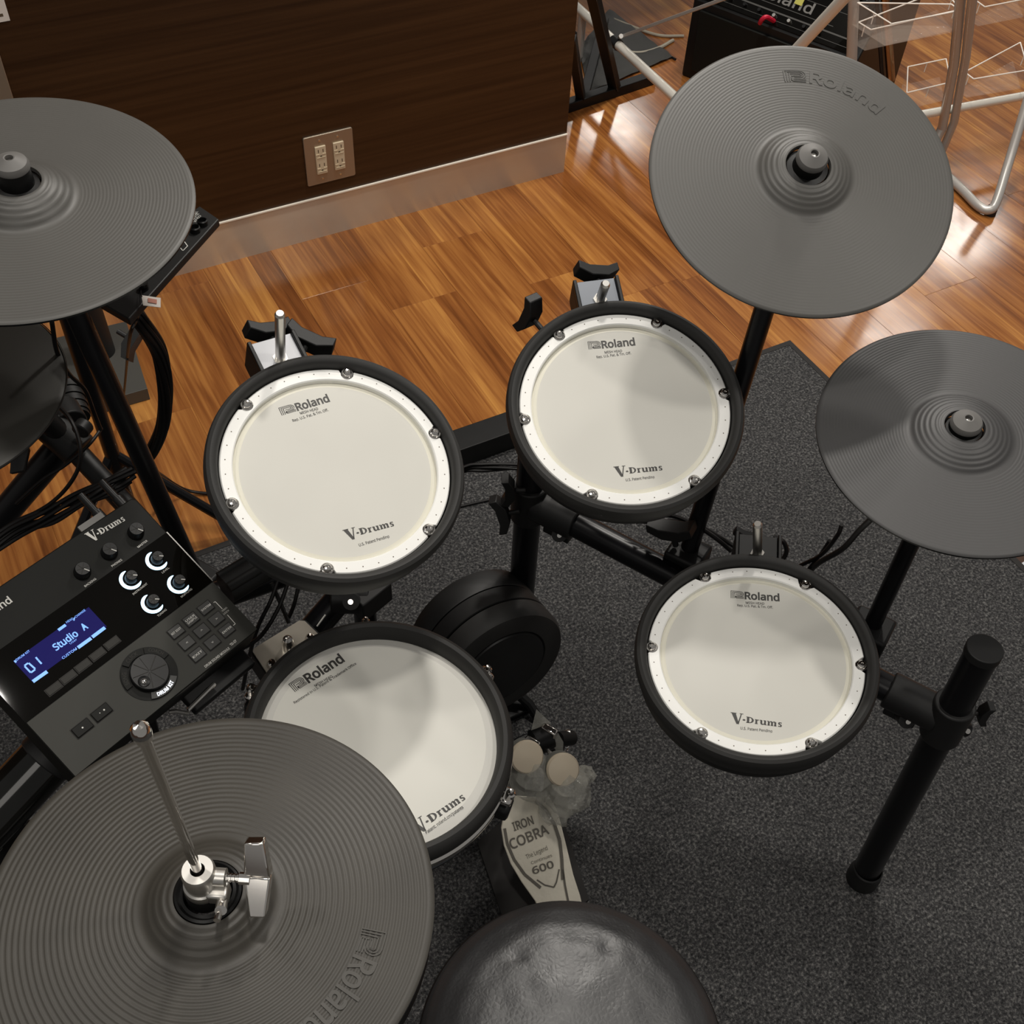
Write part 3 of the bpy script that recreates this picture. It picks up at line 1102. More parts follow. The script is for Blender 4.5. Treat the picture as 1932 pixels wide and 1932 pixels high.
# hi-hat
FH = frame((-.0095, .3484, .8312), (.046, .040))
hh, _F = cymbal('hihat_cymbal_pad', 'large ribbed hi-hat cymbal in the near left corner with a chrome clutch', (-.0095, .3484, .8312), (.046, .040), .1524, .0465, .0222, M_hat, period=.00405, amp=.0006, cap=False, hz=.012, rise=.008, bell_amp=.0009)
emboss(hh, FH, (694, 1750), (560, 1925), M_hat, h=.0165, rise=.008, bell=.0465, R=.1524)
MB().lathe([(.0222, .014), (.0222, .0205), (.0205, .0215), (.0185, .0195), (.0165, .0205), (.015, .016)], 48).build('hole_gasket', M_knob, hh)
# bottom hat
hb = thing('hihat_bottom_cymbal', 'lower black half of the hi-hat pair under the ribbed cymbal', 'cymbal', frame((-.0105, .3478, .8060), (.046, .040)))
MB().lathe([(.02, .006), (.06, .010), (.150, .004), (.1515, .001), (.149, -.006), (.05, -.014), (.02, -.014)], 96, closed=True).build('disc', M_blk, hb)
# clutch on the rod: a thing of its own gripping the rod
axis0 = Vector((-.0095, .3484, 0))
cl = thing('hihat_clutch', 'chrome clutch with wing nut clamped above the ribbed hi-hat cymbal', 'clutch', Matrix.Translation((-.0095, .3484, .857)))
MB().lathe([(.0135, -.006), (.0135, .003), (.0125, .008), (.0125, .012), (.0005, .012)], 36).build('rubber_bush', M_knob, cl)
MB().lathe([(.0125, .004), (.0130, .010), (.0125, .0135), (.0112, .0145), (.0112, .030), (.0100, .0325), (.0048, .0325), (.0048, .024)], 36).build('collar', M_satin, cl)
r_ = Vector((cos(YAW), sin(YAW), 0))
fw = Vector((-sin(YAW), cos(YAW), 0))
MB().cyl(r_*.009+Vector((0, 0, .023)), r_*.017+Vector((0, 0, .023)), .006, seg=16).build('boss', M_satin, cl)
m = MB()
for k in range(12):
    m.cyl(r_*(.015+k*.0012)+Vector((0, 0, .023)), r_*(.0159+k*.0012)+Vector((0, 0, .023)), .0026 if k % 2 else .0031, seg=10)
m.cyl(r_*.026+Vector((0, 0, .023)), r_*.033+Vector((0, 0, .023)), .0042, seg=10)
m.build('clutch_screw', M_chrome, cl)
# wing nut: two blades bent apart
wp = MB()
up_ = (Vector((0, 0, .80))+fw*.60).normalized()
sd = r_.cross(up_)
if sd.dot(CF) < 0:
    sd = -sd
cw = r_*.0300+Vector((0, 0, .026))
def wv(a, b, c):
    return cw+r_*a+up_*b+sd*c
A_ = [(-.001, 0), (.0165, 0)]
T_ = [(.000, .0265), (.0125, .0275)]
B_ = [(.0045, -.0250), (.0150, -.0245)]
for E_, zc in ((T_, .0055), (B_, .0075)):
    q0 = [wv(A_[0][0], 0, 0), wv(A_[1][0], 0, 0), wv(E_[1][0], E_[1][1], -zc), wv(E_[0][0], E_[0][1], -zc)]
    q1 = [p+sd*.010 for p in q0]
    k0 = len(wp.v)
    wp.add(q0+q1, [(0, 1, 2, 3), (7, 6, 5, 4), (0, 4, 5, 1), (1, 5, 6, 2), (2, 6, 7, 3), (3, 7, 4, 0)])
wp.build('wing_nut', M_chrome, cl, bevel=.0014)
sc_ = MB()
p0 = r_*.0155-fw*.0125+Vector((0, 0, .012))
sc_.cyl(p0, p0+(-fw*.5+r_*.1+Vector((0, 0, .3))).normalized()*.008, .0040, seg=12)
sc_.cyl(p0-fw*.004+Vector((0, 0, .001)), p0-fw*.013+Vector((0, 0, .003)), .0024, seg=10)
sc_.build('lock_screw', M_chrome, cl)
MB().box(r_*.012-fw*.006+Vector((0, 0, .012)), (.014, .012, .012), Matrix.Rotation(YAW, 3, 'Z')).build('ear', M_satin, cl, bevel=.002)
# stand
hs = thing('hihat_stand', 'chrome rod stand carrying the ribbed hi-hat in the near left corner', 'stand', Matrix.Translation((-.0095, .3484, .0085)))
MB().cyl((0, 0, .10), (0, 0, 1.055), .0034, seg=16).build('pull_rod', M_chrome, hs)
MB().lathe([(.0052, 1.050), (.0056, 1.055), (.0052, 1.060), (.0030, 1.063), (.00005, 1.0635)], 16).build('rod_end', M_chrome, hs)
MB().cyl((0, 0, .06), (0, 0, .775), .0125, seg=20).build('tube', M_chromeR, hs)
for k in range(3):
    a = radians(80+120*k)
    MB().tube([(0, 0, .34), (.08*cos(a), .08*sin(a), .20), (.17*cos(a), .17*sin(a), .008)], .008, 10).build('leg', M_chromeR, hs)
MB().box((-.02, -.12, .040), (.080, .22, .008), Matrix.Rotation(radians(14), 3, 'X')).build('footboard', M_chromeR, hs, bevel=.003)
MB().box((-.02, -.10, .006), (.060, .24, .006)).build('base_plate', M_blk, hs, bevel=.002)
MB().cyl((0, 0, .004), (0, 0, .07), .016, seg=20).build('base_tube', M_blk, hs)

# ------------------------------------------------------------------ drum rack
RK = thing('drum_rack', 'black tubular drum rack standing on the dark carpet mat', 'rack', (0, 0, .0087))
def rz(p): return (p[0], p[1], p[2]-.0085)
PA = Vector((.838, .322, 0)); PAt = Vector((.836, .350, .575))
PB = Vector((.545, .860, 0)); PBt = Vector((.545, .860, .60))
def post(a, b, r=.019):
    o = MB().cyl(rz(a+Vector((0, 0, .0085))), rz(b), r, seg=28).build('post', M_pipe, RK)
    m = MB()
    d = (b-a).normalized()
    m.lathe([(.0235, 0), (.0235, .018), (.0215, .024), (.0215, .034), (.0195, .036)], 28, Matrix.Translation(Vector(rz(a+Vector((0, 0, .0085)))))).build('rubber_foot', M_plastic, RK)
    m = MB()
    c = Vector(rz(b))
    m.cyl(c-d*.010, c+d*.002, r+.0015, seg=28)
    m.build('end_cap', M_plastic, RK, bevel=.001)
    return o
post(PA, PAt)
post(PB, PBt)
def clamp(c, d1, d2, knob=None, L=.060):
    """clamp casting: sleeve on post axis d1, arm along d2"""
    c = Vector(c); d1 = Vector(d1).normalized(); d2 = Vector(d2).normalized()
    m = MB()
    m.cyl(c-d1*L*.55, c+d1*L*.55, .0245, seg=28)
    m.cyl(c+d2*.010, c+d2*.075, .0235, seg=28)
    e = d2.cross(d1).normalized()
    low = -d1
    m.box(c+d2*.050+low*.026, (.020, .040, .022), Matrix((e, d2, d1)).transposed())
    o = m.build('clamp', M_plastic, RK, bevel=.002)
    b = MB()
    p = c+d2*.050+low*.030
    k = (-Vector((CF.x, CF.y, 0)).normalized()+Vector((0, 0, .7))).normalized()
    b.cyl(p, p+k*.024, .0105, seg=18)
    b.build('bolt_boss', M_plastic, o)
    MB().cyl(p+k*.024, p+k*.0275, .0032, seg=10).build('key_bolt', M_chrome, o)
    return o
AB = (Vector((.838, .345, .445))-Vector((.545, .860, .455))).normalized()
cA = Vector((.8365, .343, .435)); cB = Vector((.545, .860, .455))
clamp(rz(cA), (0, .05, 1), -AB)
clamp(rz(cB), (0, 0, 1), AB)
MB().cyl(rz(cB+AB*.03), rz(cA-AB*.03), .0178, seg=28).build('crossbar', M_pipe, RK)
# wing nut and wing lever at the middle post
m = MB()
p_ = Vector(rz(at(960, 925, .50)))
wing_bolt(m, p_+Vector((.02, -.01, 0)), -CR, (0, 0, 1), .9)
wing_bolt(m, p_+Vector((.012, -.012, -.035)), -CR+Vector((0, 0, -.3)), (.2, .2, 1), 1.0)
m.build('wing_bolt', M_plastic, RK, bevel=.001)
m = MB()
wing_bolt(m, Vector(rz(cA))+CR*.022+Vector((0, 0, .012)), CR, Vector((0, 0, 1)), .7)
m.build('wing_bolt', M_plastic, RK, bevel=.001)
o_ = MB().cyl(Vector(rz(cA))+CR*.014+Vector((0, 0, -.012)), Vector(rz(cA))+CR*.030-CU*.004+Vector((0, 0, -.018)), .009, seg=14).build('bolt_boss', M_plastic, RK)
q_ = Vector(rz(cA))+CR*.026-CU*.006+Vector((0, 0, -.014))
MB().cyl(q_, q_-CF*.009, .0032, seg=10).build('key_bolt', M_chrome, RK)
# left wing of the rack: post under the left tom, bar to the module
PD = at(688, 1150, .30)
PD = Vector((PD.x, PD.y, 0)); PDt = Vector((PD.x, PD.y, .47))
post(PD, PDt, .016)
cD = Vector((PD.x, PD.y, .44))
gE = Vector((.02, .86, .50))
gd = (gE-cD).normalized()
MB().cyl(rz(cD), rz(cD+gd*.24), .0178, seg=28).build('crossbar', M_pipe, RK)
gF = Vector((.10, .62, .46))
def knob_at(px, py, z, r=.019, L=.045):
    p = Vector(rz(at(px, py, z)))
    o = MB().cyl(p, p+(CU*.5-CR*.35+Vector((0, 0, -.2))).normalized()*L, r, r*.95, seg=26).build('knob', M_plastic, RK)
    return p
# short black stub pipe with a white mark, in front of the post
a = at(590, 1188, .42); b = at(640, 1130, .44)
m = MB().cyl(rz(a), rz(b), .0180, seg=28)
m.build('stub_pipe', M_pipe, RK)
a2 = at(598, 1182, .462); b2 = at(614, 1160, .468)
MB().cyl(rz(a2), rz(b2), .0011, seg=6).build('white_mark', M_print, RK)
m = MB()
c_ = Vector(rz(at(660, 1128, .45)))
m.cyl(c_+Vector((-.02, .01, 0)), c_+Vector((.022, -.012, 0)), .020, seg=24)
m.box(c_+Vector((.02, .0, .0)), (.05, .05, .035), Matrix.Rotation(radians(20), 3, 'Z'))
cl_ = m.build('clamp', M_plastic, RK, bevel=.002)
p = Vector(rz(at(663, 1135, .472)))
MB().cyl(p+CF*.01, p-CF*.004, .0105, seg=18).build('bolt_boss', M_plastic, cl_)
MB().cyl(p-CF*.004, p-CF*.0075, .0034, seg=10).build('key_bolt', M_chrome, cl_)
# ribbed arm between module and tom
a = at(425, 1112, .55); b = at(560, 1030, .55)
m = MB()
m.cyl(rz(a), rz(b), .0185, seg=24)
for o_ in (-.010, .010):
    e = (b-a).normalized().cross(Vector((0, 0, 1))).normalized()
    m.cyl(Vector(rz(a))+e*o_+Vector((0, 0, .013)), Vector(rz(b))+e*o_+Vector((0, 0, .013)), .006, seg=12)
m.build('module_arm', M_plastic, RK)
# cymbal booms rise from clamps on the crossbar
def boom(label, a, b, r1, F, capz, fr_=.86):
    t = thing('cymbal_boom', label, 'stand', Matrix.Translation(a))
    a = Vector(a); top = F @ Vector((0, 0, capz))
    d = (top-a)
    mid = a+d*fr_
    MB().cyl((0, 0, 0), mid-a, r1, seg=24).build('lower_tube', M_pipe, t)
    MB().cyl(mid-a-d.normalized()*.012, mid-a+d.normalized()*.012, r1+.001, seg=24).build('collar', M_plastic, t)
    MB().cyl(mid-a, F @ Vector((0, 0, .002))-a, r1*.55, seg=20).build('upper_rod', M_pipe, t)
    MB().lathe([(.0165, -.030), (.0165, -.008), (.012, -.002), (.0045, .0)], 24, Matrix.Translation(-a) @ F).build('tilter', M_plastic, t)
    MB().cyl((F @ Vector((0, 0, -.01)))-a, top-a, .0032, seg=12).build('threaded_rod', M_satin, t)
    MB().box((0, 0, -.004), (.05, .046, .040), Matrix.Rotation(atan2(AB.y, AB.x), 3, 'Z')).build('boom_clamp', M_plastic, t, bevel=.004)
    return t
b1 = at(1296, 1050, .46)
boom('black boom pole rising behind the drum pads to the biggest cymbal', b1, None, .0118, FC1, .028)
b2 = at(1640, 1192, .455)
boom('black boom pole leaning out to the lower right cymbal', b2, None, .0106, FC2, .014)
b3 = at(372, 1098, .44)
boom('thick black boom pole running from the sound module up to the left cymbal', b3, None, .0118, FC3, .034)
# second mount lever near the third tom
m = MB()
p = at(1275, 1030, .48)
wing_bolt(m, Vector(rz(p)), Vector((-.2, .3, 1)), CR-CU*.7, 1.15)
m.build('wing_bolt', M_plastic, RK, bevel=.001)

# floor beam at the back edge of the rug
fb = thing('floor_beam', 'long black rectangular beam on the back edge of the carpet mat', 'beam', (.80, 1.355, .010))
MB().box((0, 0, .024), (.62, .055, .048)).build('beam', M_blk, fb, bevel=.0015)
for s in (-1, 1):
    MB().box((s*.305, 0, .024), (.012, .058, .050)).build('end_cap', M_plastic, fb, bevel=.001)

# ------------------------------------------------------------------ sound module
Mm = Matrix(((.920, -.347, .181), (.390, .855, -.342), (-.036, .385, .922)))
Q = CAM + ray(252, 937)*1.246
FM = Matrix.Translation(Q) @ Mm.to_4x4()       # origin = back right corner of the panel
FM3 = Mm.normalized()
mod = thing('sound_module', 'dark grey electronic drum module with blue screen and glowing knobs', 'sound module', FM)
W_, D_ = .239, .2035
MB().prism([(0, -.004), (-.004, 0), (-W_, 0), (-W_, -D_), (-.003, -D_), (0, -D_+.004)], -.042, 0).build('case', M_dgrey, mod, bevel=.0015)
def L(px, py, h=0): return loc2(FM, px, py, h)
gt = L(316, 1003.6).y
gb = L(402.9, 1096.4).y
gb2 = L(52.2, 1360).y
gb = (gb+gb2)/2
MB().box((-W_/2, (gt+gb)/2, .0004), (W_-.0006, abs(gt-gb), .0010)).build('glass_panel', M_glass, mod, smooth=0)
MB().box((-W_/2, (gb-D_)/2, .0004), (W_-.002, abs(gb+D_)-.002, .0008)).build('lower_panel', M_grey, mod, smooth=0)
MB().box((-.0006, (gt+gb)/2, .0008), (.0012, abs(gt-gb), .0014)).build('edge_strip', M_chromeR, mod, smooth=0)
def mtext(s, p0, p1, ht, mat_, z=.0012, bold=.0, name='printed_text', par=None):
    a, b = L(*p0, z), L(*p1, z)
    m = MB().text(s, a, b, z, ht=ht, bold=bold)
    return m.build(name, mat_, par or mod, smooth=0)
# word mark
m = MB()
a, b = L(171, 1020, .0008), L(238, 981, .0008)
m.poly2(VDP, a, b, (b-a).length/6.6*1.5, .0006, 6.6)
m.build('printed_word', M_print, mod, smooth=0)
a, b = L(-33, 1173, .0008), L(24, 1135, .0008)
MB().text('Roland', a, b, .0006, ht=.0075, bold=.02).build('printed_emblem', M_print, mod, smooth=0)
mtext('BACKING', (161, 1108), (182, 1093), .0022, M_print, bold=.01)
mtext('PHONES', (212, 1070), (231, 1057), .0022, M_print, bold=.01)
mtext('MASTER', (261, 1034), (279, 1021), .0022, M_print, bold=.01)
mtext('LEVEL', (307, 1082), (320, 1072), .0022, M_print)
mtext('INSTRUMENT', (252, 1123), (279, 1102), .0022, M_print)
mtext('TUNING', (299, 1164), (315, 1151), .0022, M_print)
mtext('MUFFLING', (343, 1128), (363, 1112), .0022, M_print)
mtext('DRUM SOUND MODULE', (388, 1260), (434, 1224), .0026, M_print, bold=.01)
mtext('TD-27', (436, 1219), (447, 1210), .0026, M_print, bold=.02)
def knob(px, py, r, h, led=False, rot=0.):
    c = L(px, py)
    k = MB().lathe([(r*1.08, .0010), (r*1.05, .0040), (r, .0045), (r*.93, h-.0008), (r*.86, h), (.00005, h)], 28, Matrix.Translation((c.x, c.y, 0))).build('knob', M_knob, mod)
    a = radians(-62+rot)
    MB().box((c.x+r*.55*cos(a), c.y+r*.55*sin(a), h+.0002), (r*.7, .0009, .0003), Matrix.Rotation(a, 3, 'Z')).build('pointer', M_print, k, smooth=0)
    m = MB()
    for kk in range(3):
        a2 = a+radians(60*kk+45)
        m.box((c.x, c.y, h+.0001), (r*1.5, .0005, .0003), Matrix.Rotation(a2, 3, 'Z'))
    m.build('facet_lines', M_btng, k, smooth=0)
    if led:
        m = MB()
        n = 34
        a0, a1 = radians(80), radians(310)
        vs = []
        for i in range(n+1):
            t = i/n
            a = a0+(a1-a0)*t
            wd = .0034*min(1, 8*t, 8*(1-t))**.5*(.75+.4*sin(pi*t))
            for rr in (.0104-wd/2, .0104+wd/2):
                vs.append((c.x+rr*cos(a), c.y+rr*sin(a), .0012))
        m.add(vs, [(2*i, 2*i+1, 2*i+3, 2*i+2) for i in range(n)])
        m.build('led_ring', M_led, k, smooth=0)
for p in ((155, 1080), (206, 1043), (256, 1005)):
    knob(*p, .0083, .011)
for p in ((296, 1057), (247, 1093), (337, 1101), (288, 1138)):
    knob(*p, .0063, .012, led=True, rot=20)
# screen
sc = [L(*p) for p in ((27.5, 1248.6), (59.4, 1287.7), (200, 1183.3), (166.7, 1144.2))]
x0, x1 = (sc[0].x+sc[1].x)/2, (sc[2].x+sc[3].x)/2
y1, y0 = (sc[0].y+sc[3].y)/2, (sc[1].y+sc[2].y)/2
scr = MB().box(((x0+x1)/2, (y0+y1)/2, .0010), (x1-x0, y1-y0, .0006)).build('screen', M_lcd, mod, smooth=0)
def stext(s, p0, p1, ht, bold=0): return mtext(s, p0, p1, ht, M_lcdt, z=.0014, bold=bold, name='screen_text', par=scr)
stext('DRUM KIT', (32, 1247), (57, 1229), .0022, .01)
stext('Studio', (106, 1228), (149, 1198), .0072, .022)
stext('A', (158, 1190), (167, 1184), .0070, .035)
stext('User', (133, 1216), (146, 1207), .0022)
stext('CUSTOM', (119, 1244), (146, 1225), .0026, .01)
stext('HEAD', (126, 1176), (139, 1168), .0022, .01)
stext('CHANGE', (143, 1166), (162, 1152), .0022, .01)
m = MB()
def lbar(m, p0, p1, wd, z=.0014):
    a, b = L(*p0, z), L(*p1, z)
    d = (b-a).normalized()
    n = Vector((-d.y, d.x, 0))*wd/2
    m.add([a-n, b-n, b+n, a+n], [(0, 1, 2, 3)])
def bars(items, wd):
    m = MB()
    for p0, p1 in items:
        lbar(m, p0, p1, wd)
    m.build('screen_text', M_lcdt, scr, smooth=0)
for it, wd in (((((62, 1286), (89, 1267)),), .0036), ((((147, 1222), (172, 1204)),), .0036), ((((174, 1202), (198, 1184)),), .0036), ((((110, 1189), (124, 1179)),), .0030),
               ((((27.5, 1249), (30.5, 1247)),), .0026), ((((139.5, 1171), (140.5, 1165)),), .0012),
               ((((46, 1256), (53, 1251)), ((46.5, 1257), (58, 1269)), ((54, 1251), (66.5, 1262)), ((58.5, 1269), (66.5, 1263))), .0017),
               ((((67.5, 1240), (72, 1245.5)), ((72.5, 1246), (78.5, 1252.5))), .0017)):
    bars(it, wd)
# button helper: oriented with the panel
def button(p, w2, h2, txt=None, mat_=M_btn, z=.0022, ts=.8, th=.0022):
    c = L(*p)
    b = MB().box((c.x, c.y, z/2+.0005), (w2, h2, z)).build('button', mat_, mod, bevel=.0008)
    MB().box((c.x, c.y, .0009), (w2+.0014, h2+.0014, .0006)).build('button_gap', M_rugedge, b, smooth=0)
    if txt:
        lines = txt.split('\n')
        m = MB()
        for i, s in enumerate(lines):
            yy = c.y+((len(lines)-1)/2-i)*.0032-th/2
            ww = w2*ts*(1 if len(s) > 3 else .55 if len(s) > 1 else .2)
            m.text(s, (c.x-ww/2, yy), (c.x+ww/2, yy), z+.0008, ht=th, bold=.012)
        m.build('button_text', M_print, b, smooth=0)
    return b
for p in ((101, 1300), (133, 1276), (156, 1256), (184, 1234), (211.6, 1213.8)):
    pass
for i in range(5):
    t = i/4
    button((101.5+(211.6-101.5)*t, 1300+(1213.8-1300)*t), .0155, .0075, None, M_btng, z=.0012)
button((332, 1192.5), .0155, .0120, 'KIT EDIT')
button((360, 1170), .0155, .0120, 'USER\nSAMPLE')
button((388, 1148), .0155, .0120, 'SYSTEM')
button((352, 1214), .0155, .0120, '<')
button((380, 1191), .0155, .0120, '^')
button((408, 1169), .0155, .0120, '>')
button((372, 1236), .0155, .0120, 'EXIT')
button((400, 1213), .0155, .0120, 'v')
button((427.5, 1190), .0155, .0120, 'ENTER')
button((155.5, 1374.5), .0190, .0115, None, M_dgrey)
button((191.5, 1345), .0190, .0115, None, M_dgrey)
m = MB()
for p in ((155.5, 1374.5), (196, 1341)):
    c = L(*p); m.cyl((c.x, c.y, .0028), (c.x, c.y, .0031), .0009, seg=10)
c = L(188, 1347); m.cyl((c.x, c.y, .0028), (c.x, c.y, .0031), .0005, seg=8)
m.build('button_dots', M_print, mod, smooth=0)
m = MB()
lbar(m, (406, 1135), (419.5, 1149), .0007); lbar(m, (429, 1160), (444, 1177), .0007)
lbar(m, (403, 1137), (406, 1135), .0007); lbar(m, (440, 1180), (444, 1177), .0007)
m.build('bracket_line', M_print, mod, smooth=0)
mtext('TRIG', (420, 1155), (429, 1147), .0018, M_print)
mtext('LOCK', (423, 1160), (433, 1152), .0018, M_print)
# dial
dc = L(281, 1271.5)
Td = Matrix.Translation((dc.x, dc.y, 0))
MB().lathe([(.0290, .0006), (.0290, .0014), (.00005, .0014)], 60, Td).build('dial_recess', M_dgrey, mod)
dl = MB().lathe([(.0196, .0012), (.0196, .0075), (.0188, .0085), (.00005, .0088)], 48, Td).build('dial', M_knob, mod)
m = MB()
for a, w3 in ((-14, .0008), (40, .0004), (70, .0005), (118, .0005), (166, .0004), (196, .0006), (242, .0004), (-60, .0009), (0, .0)):
    if w3:
        a = radians(a+45)
        m.box((dc.x+.0095*cos(a), dc.y+.0095*sin(a), .0090), (.0165, w3, .0003), Matrix.Rotation(a, 3, 'Z'))
m.build('dial_lines', M_btng, dl, smooth=0)
fd = L(272, 1285, .010)
MB().lathe([(.0062, .0088), (.0058, .0095), (.0030, .0084), (.00005, .0080)], 24, Matrix.Translation((fd.x, fd.y, 0))).build('finger_dimple', M_knob, dl)
MB().sphere((fd.x, fd.y, .0088), .0030, 14, 8, (1, 1, .6)).build('dimple_bead', M_chrome, dl)
def arcbtn(a0, a1, txt, mat_, tm, r0=.0212, r1=.0280):
    m = MB()
    n = 10
    pts = [(dc.x+r1*cos(radians(a0+(a1-a0)*i/n)), dc.y+r1*sin(radians(a0+(a1-a0)*i/n))) for i in range(n+1)]
    pts += [(dc.x+r0*cos(radians(a1+(a0-a1)*i/n)), dc.y+r0*sin(radians(a1+(a0-a1)*i/n))) for i in range(n+1)]
    b = m.prism(pts, .0010, .0034).build('mode_button', mat_, mod, smooth=0)
    vs, fs = glyphs(txt, .02)
    xa = min(v[0] for v in vs); xb = max(v[0] for v in vs)
    t0, t1 = a0*.82+a1*.18, a0*.18+a1*.82
    out = []
    bottom = ((a0+a1)/2) % 360 > 200 and ((a0+a1)/2) % 360 < 350
    for x, y in vs:
        u = (x-xa)/(xb-xa)
        if bottom:
            a = radians(t0+(t1-t0)*u)
            r = r1-.0016-y/.7*.0036
        else:
            a = radians(t1+(t0-t1)*u)
            r = r0+.0016+y/.7*.0036
        out.append((dc.x+r*cos(a), dc.y+r*sin(a), .0037))
    MB().add(out, fs).build('mode_text', tm, b, smooth=0)
# angles in panel coordinates (0 = panel right, 90 = panel back)
arcbtn(-125, -48, 'DRUM KIT', M_btn, M_ledw)
arcbtn(6, 62, 'COACH', M_dgrey, M_btng)
arcbtn(70, 122, 'CLICK', M_dgrey, M_btng)
arcbtn(130, 180, 'SONG', M_dgrey, M_btng)
# mount plate below, pale bracket and connectors at the back
m = MB()
a = L(332, 1342, -.03); b = L(356, 1346, -.03); c = L(405, 1290, -.03)
m.tube([a+Vector((-.006, .004, 0)), a, b, b+(b-a)*.0+Vector((.002, .003, 0)), c], .0026, 8)
m.build('wire_bail', M_chromeR, mod)
MB().box((-.055, -D_+.004, -.050), (.085, .05, .016)).build('mount_bracket', M_blk, mod, bevel=.002)
MB().cyl((-.10, -.10, -.043), FM.inverted() @ Vector((-.02, .74, .42)), .016, seg=20).build('mount_pipe', M_pipe, mod)
a = L(163, 985, -.005)
MB().box((a.x+.004, .004, -.006), (.030, .008, .003)).build('label_plate', M_printd, mod, smooth=0)
for p in ((182, 965), (222, 940)):
    a = L(*p, -.012)
    MB().cyl((a.x, -.004, -.014), (a.x, .014, -.014), .006, seg=14).build('jack_plug', M_knob, mod)
    MB().cyl((a.x, .014, -.014), (a.x, .040, -.014), .0042, seg=14).build('jack_plug', M_knob, mod)

# ------------------------------------------------------------------ kick pad tower
KC = at(892, 1180, .235)      # centre of the rear ring
KC = Vector((KC.x, KC.y, KC.z))
kp = thing('kick_pad_tower', 'round black kick trigger pad standing on the mat behind the snare', 'kick pad', Matrix.Translation((KC.x, KC.y, .0085)))
kz = KC.z-.0085
nk = Vector((.03, -1, .10)).normalized()
xk = Vector((0, 0, 1)).cross(nk).normalized()
yk = nk.cross(xk)
MK = Matrix.Translation((0, 0, kz)) @ Matrix((xk, yk, nk)).transposed().to_4x4()
RKk = .099
MB().lathe([(.0005, -.02), (RKk-.012, -.02), (RKk-.002, -.012), (RKk, .0), (RKk, .022), (RKk-.001, .025)], 80, MK).build('rear_shell', M_plastic, kp)
MB().lathe([(RKk-.004, .023), (RKk-.004, .028), (RKk, .028), (RKk+.001, .055), (RKk-.001, .056)], 80, MK).build('ring', M_plastic, kp)
MB().lathe([(RKk-.002, .0575), (RKk+.001, .059), (RKk+.002, .082), (RKk-.002, .090), (RKk-.008, .092), (RKk-.030, .092), (RKk-.032, .088)], 80, MK).build('rubber_hoop', M_rub, kp)
MB().lathe([(RKk-.032, .088), (RKk-.034, .094), (RKk-.060, .096), (.0005, .096)], 80, MK).build('beater_pad', M_plastic, kp)
MB().box((0, .01, kz/2-.01), (.09, .035, kz-.01)).build('column', M_plastic, kp, bevel=.004)
MB().box((0, .0, .006), (.16, .11, .012)).build('base_plate', M_blk, kp, bevel=.002)
for s in (-1, 1):
    MB().tube([(s*.05, 0, .05), (s*.08, -.05, .02), (s*.085, -.075, .006)], .008, 10).build('stabilizer_leg', M_blk, kp)

# ------------------------------------------------------------------ kick pedal
toe = at(1003, 1495, .125); heel = at(1066, 1760, .030)
pd = thing('kick_pedal', 'chrome bass drum pedal with lettered footboard in front of the kick pad', 'pedal', Matrix.Translation((toe.x, toe.y, .0085)))
o0 = Vector((toe.x, toe.y, .0085))
dv = (heel-toe)
Lf = dv.length
yv = -dv.normalized()
xv = yv.cross(Vector((0, 0, 1))).normalized()
zv = xv.cross(yv)
MP_ = Matrix.Translation(toe-o0) @ Matrix((xv, yv, zv)).transposed().to_4x4()
FP = Matrix.Translation(o0) @ MP_
outl = [L_ for L_ in []]
left = [(962, 1500), (952, 1530), (946, 1562), (951, 1595), (964, 1630), (985, 1665), (1010, 1700), (1022, 1730), (1030, 1760)]
right = [(1038, 1505), (1052, 1530), (1060, 1560), (1070, 1600), (1082, 1650), (1095, 1690), (1104, 1730), (1110, 1760)]
pl = [loc2(FP, *p) for p in left]+[loc2(FP, *p) for p in reversed(right)]
pl = [(p.x, p.y) for p in pl]
MB().prism(pl, -.006, 0, MP_).build('footboard', M_pedal, pd, smooth=20, bevel=.0015)
def strip(m, pts, wd, z=.0012, fr=FP, xf=MP_):
    q = [loc2(fr, *p, z) for p in pts]
    for i in range(len(q)-1):
        a, b = q[i], q[i+1]
        d = (b-a).normalized()
        n = Vector((-d.y, d.x, 0))*wd/2
        m.add([xf @ (a-n), xf @ (b-n), xf @ (b+n), xf @ (a+n)], [(0, 1, 2, 3)])
M_etch = mat('etched_grey', (0.22, 0.20, 0.17), 0.35, 0.7)
m = MB()
strip(m, [(1010, 1511), (1030, 1528), (1046, 1555), (1056, 1585), (1060, 1620), (1062, 1660)], .0048)
strip(m, [(952, 1563), (957, 1592), (970, 1622), (990, 1650), (1020, 1675)], .0042)
strip(m, [(1013, 1660), (1028, 1670), (1045, 1674), (1050, 1664), (1055, 1640)], .0020)
strip(m, [(1062, 1640), (1066, 1670), (1072, 1700)], .0030)
m.build('etched_border', M_etch, pd, smooth=0)
m = MB()
for s_, p0, p1, h_ in (('IRON', (970, 1568), (1008, 1554), .0115), ('COBRA', (965, 1603), (1037, 1572), .0135), ('600', (1006, 1650), (1046, 1636), .0095), ('The Legend', (994, 1621), (1034, 1603), .006), ('Continues', (1003, 1631), (1042, 1616), .004)):
    a, b = loc2(FP, *p0, .001), loc2(FP, *p1, .001)
    m.text(s_, a, b, .0010, ht=h_, M=MP_, bold=.02 if h_ > .008 else 0)
m.build('etched_lettering', M_etch, pd, smooth=0)
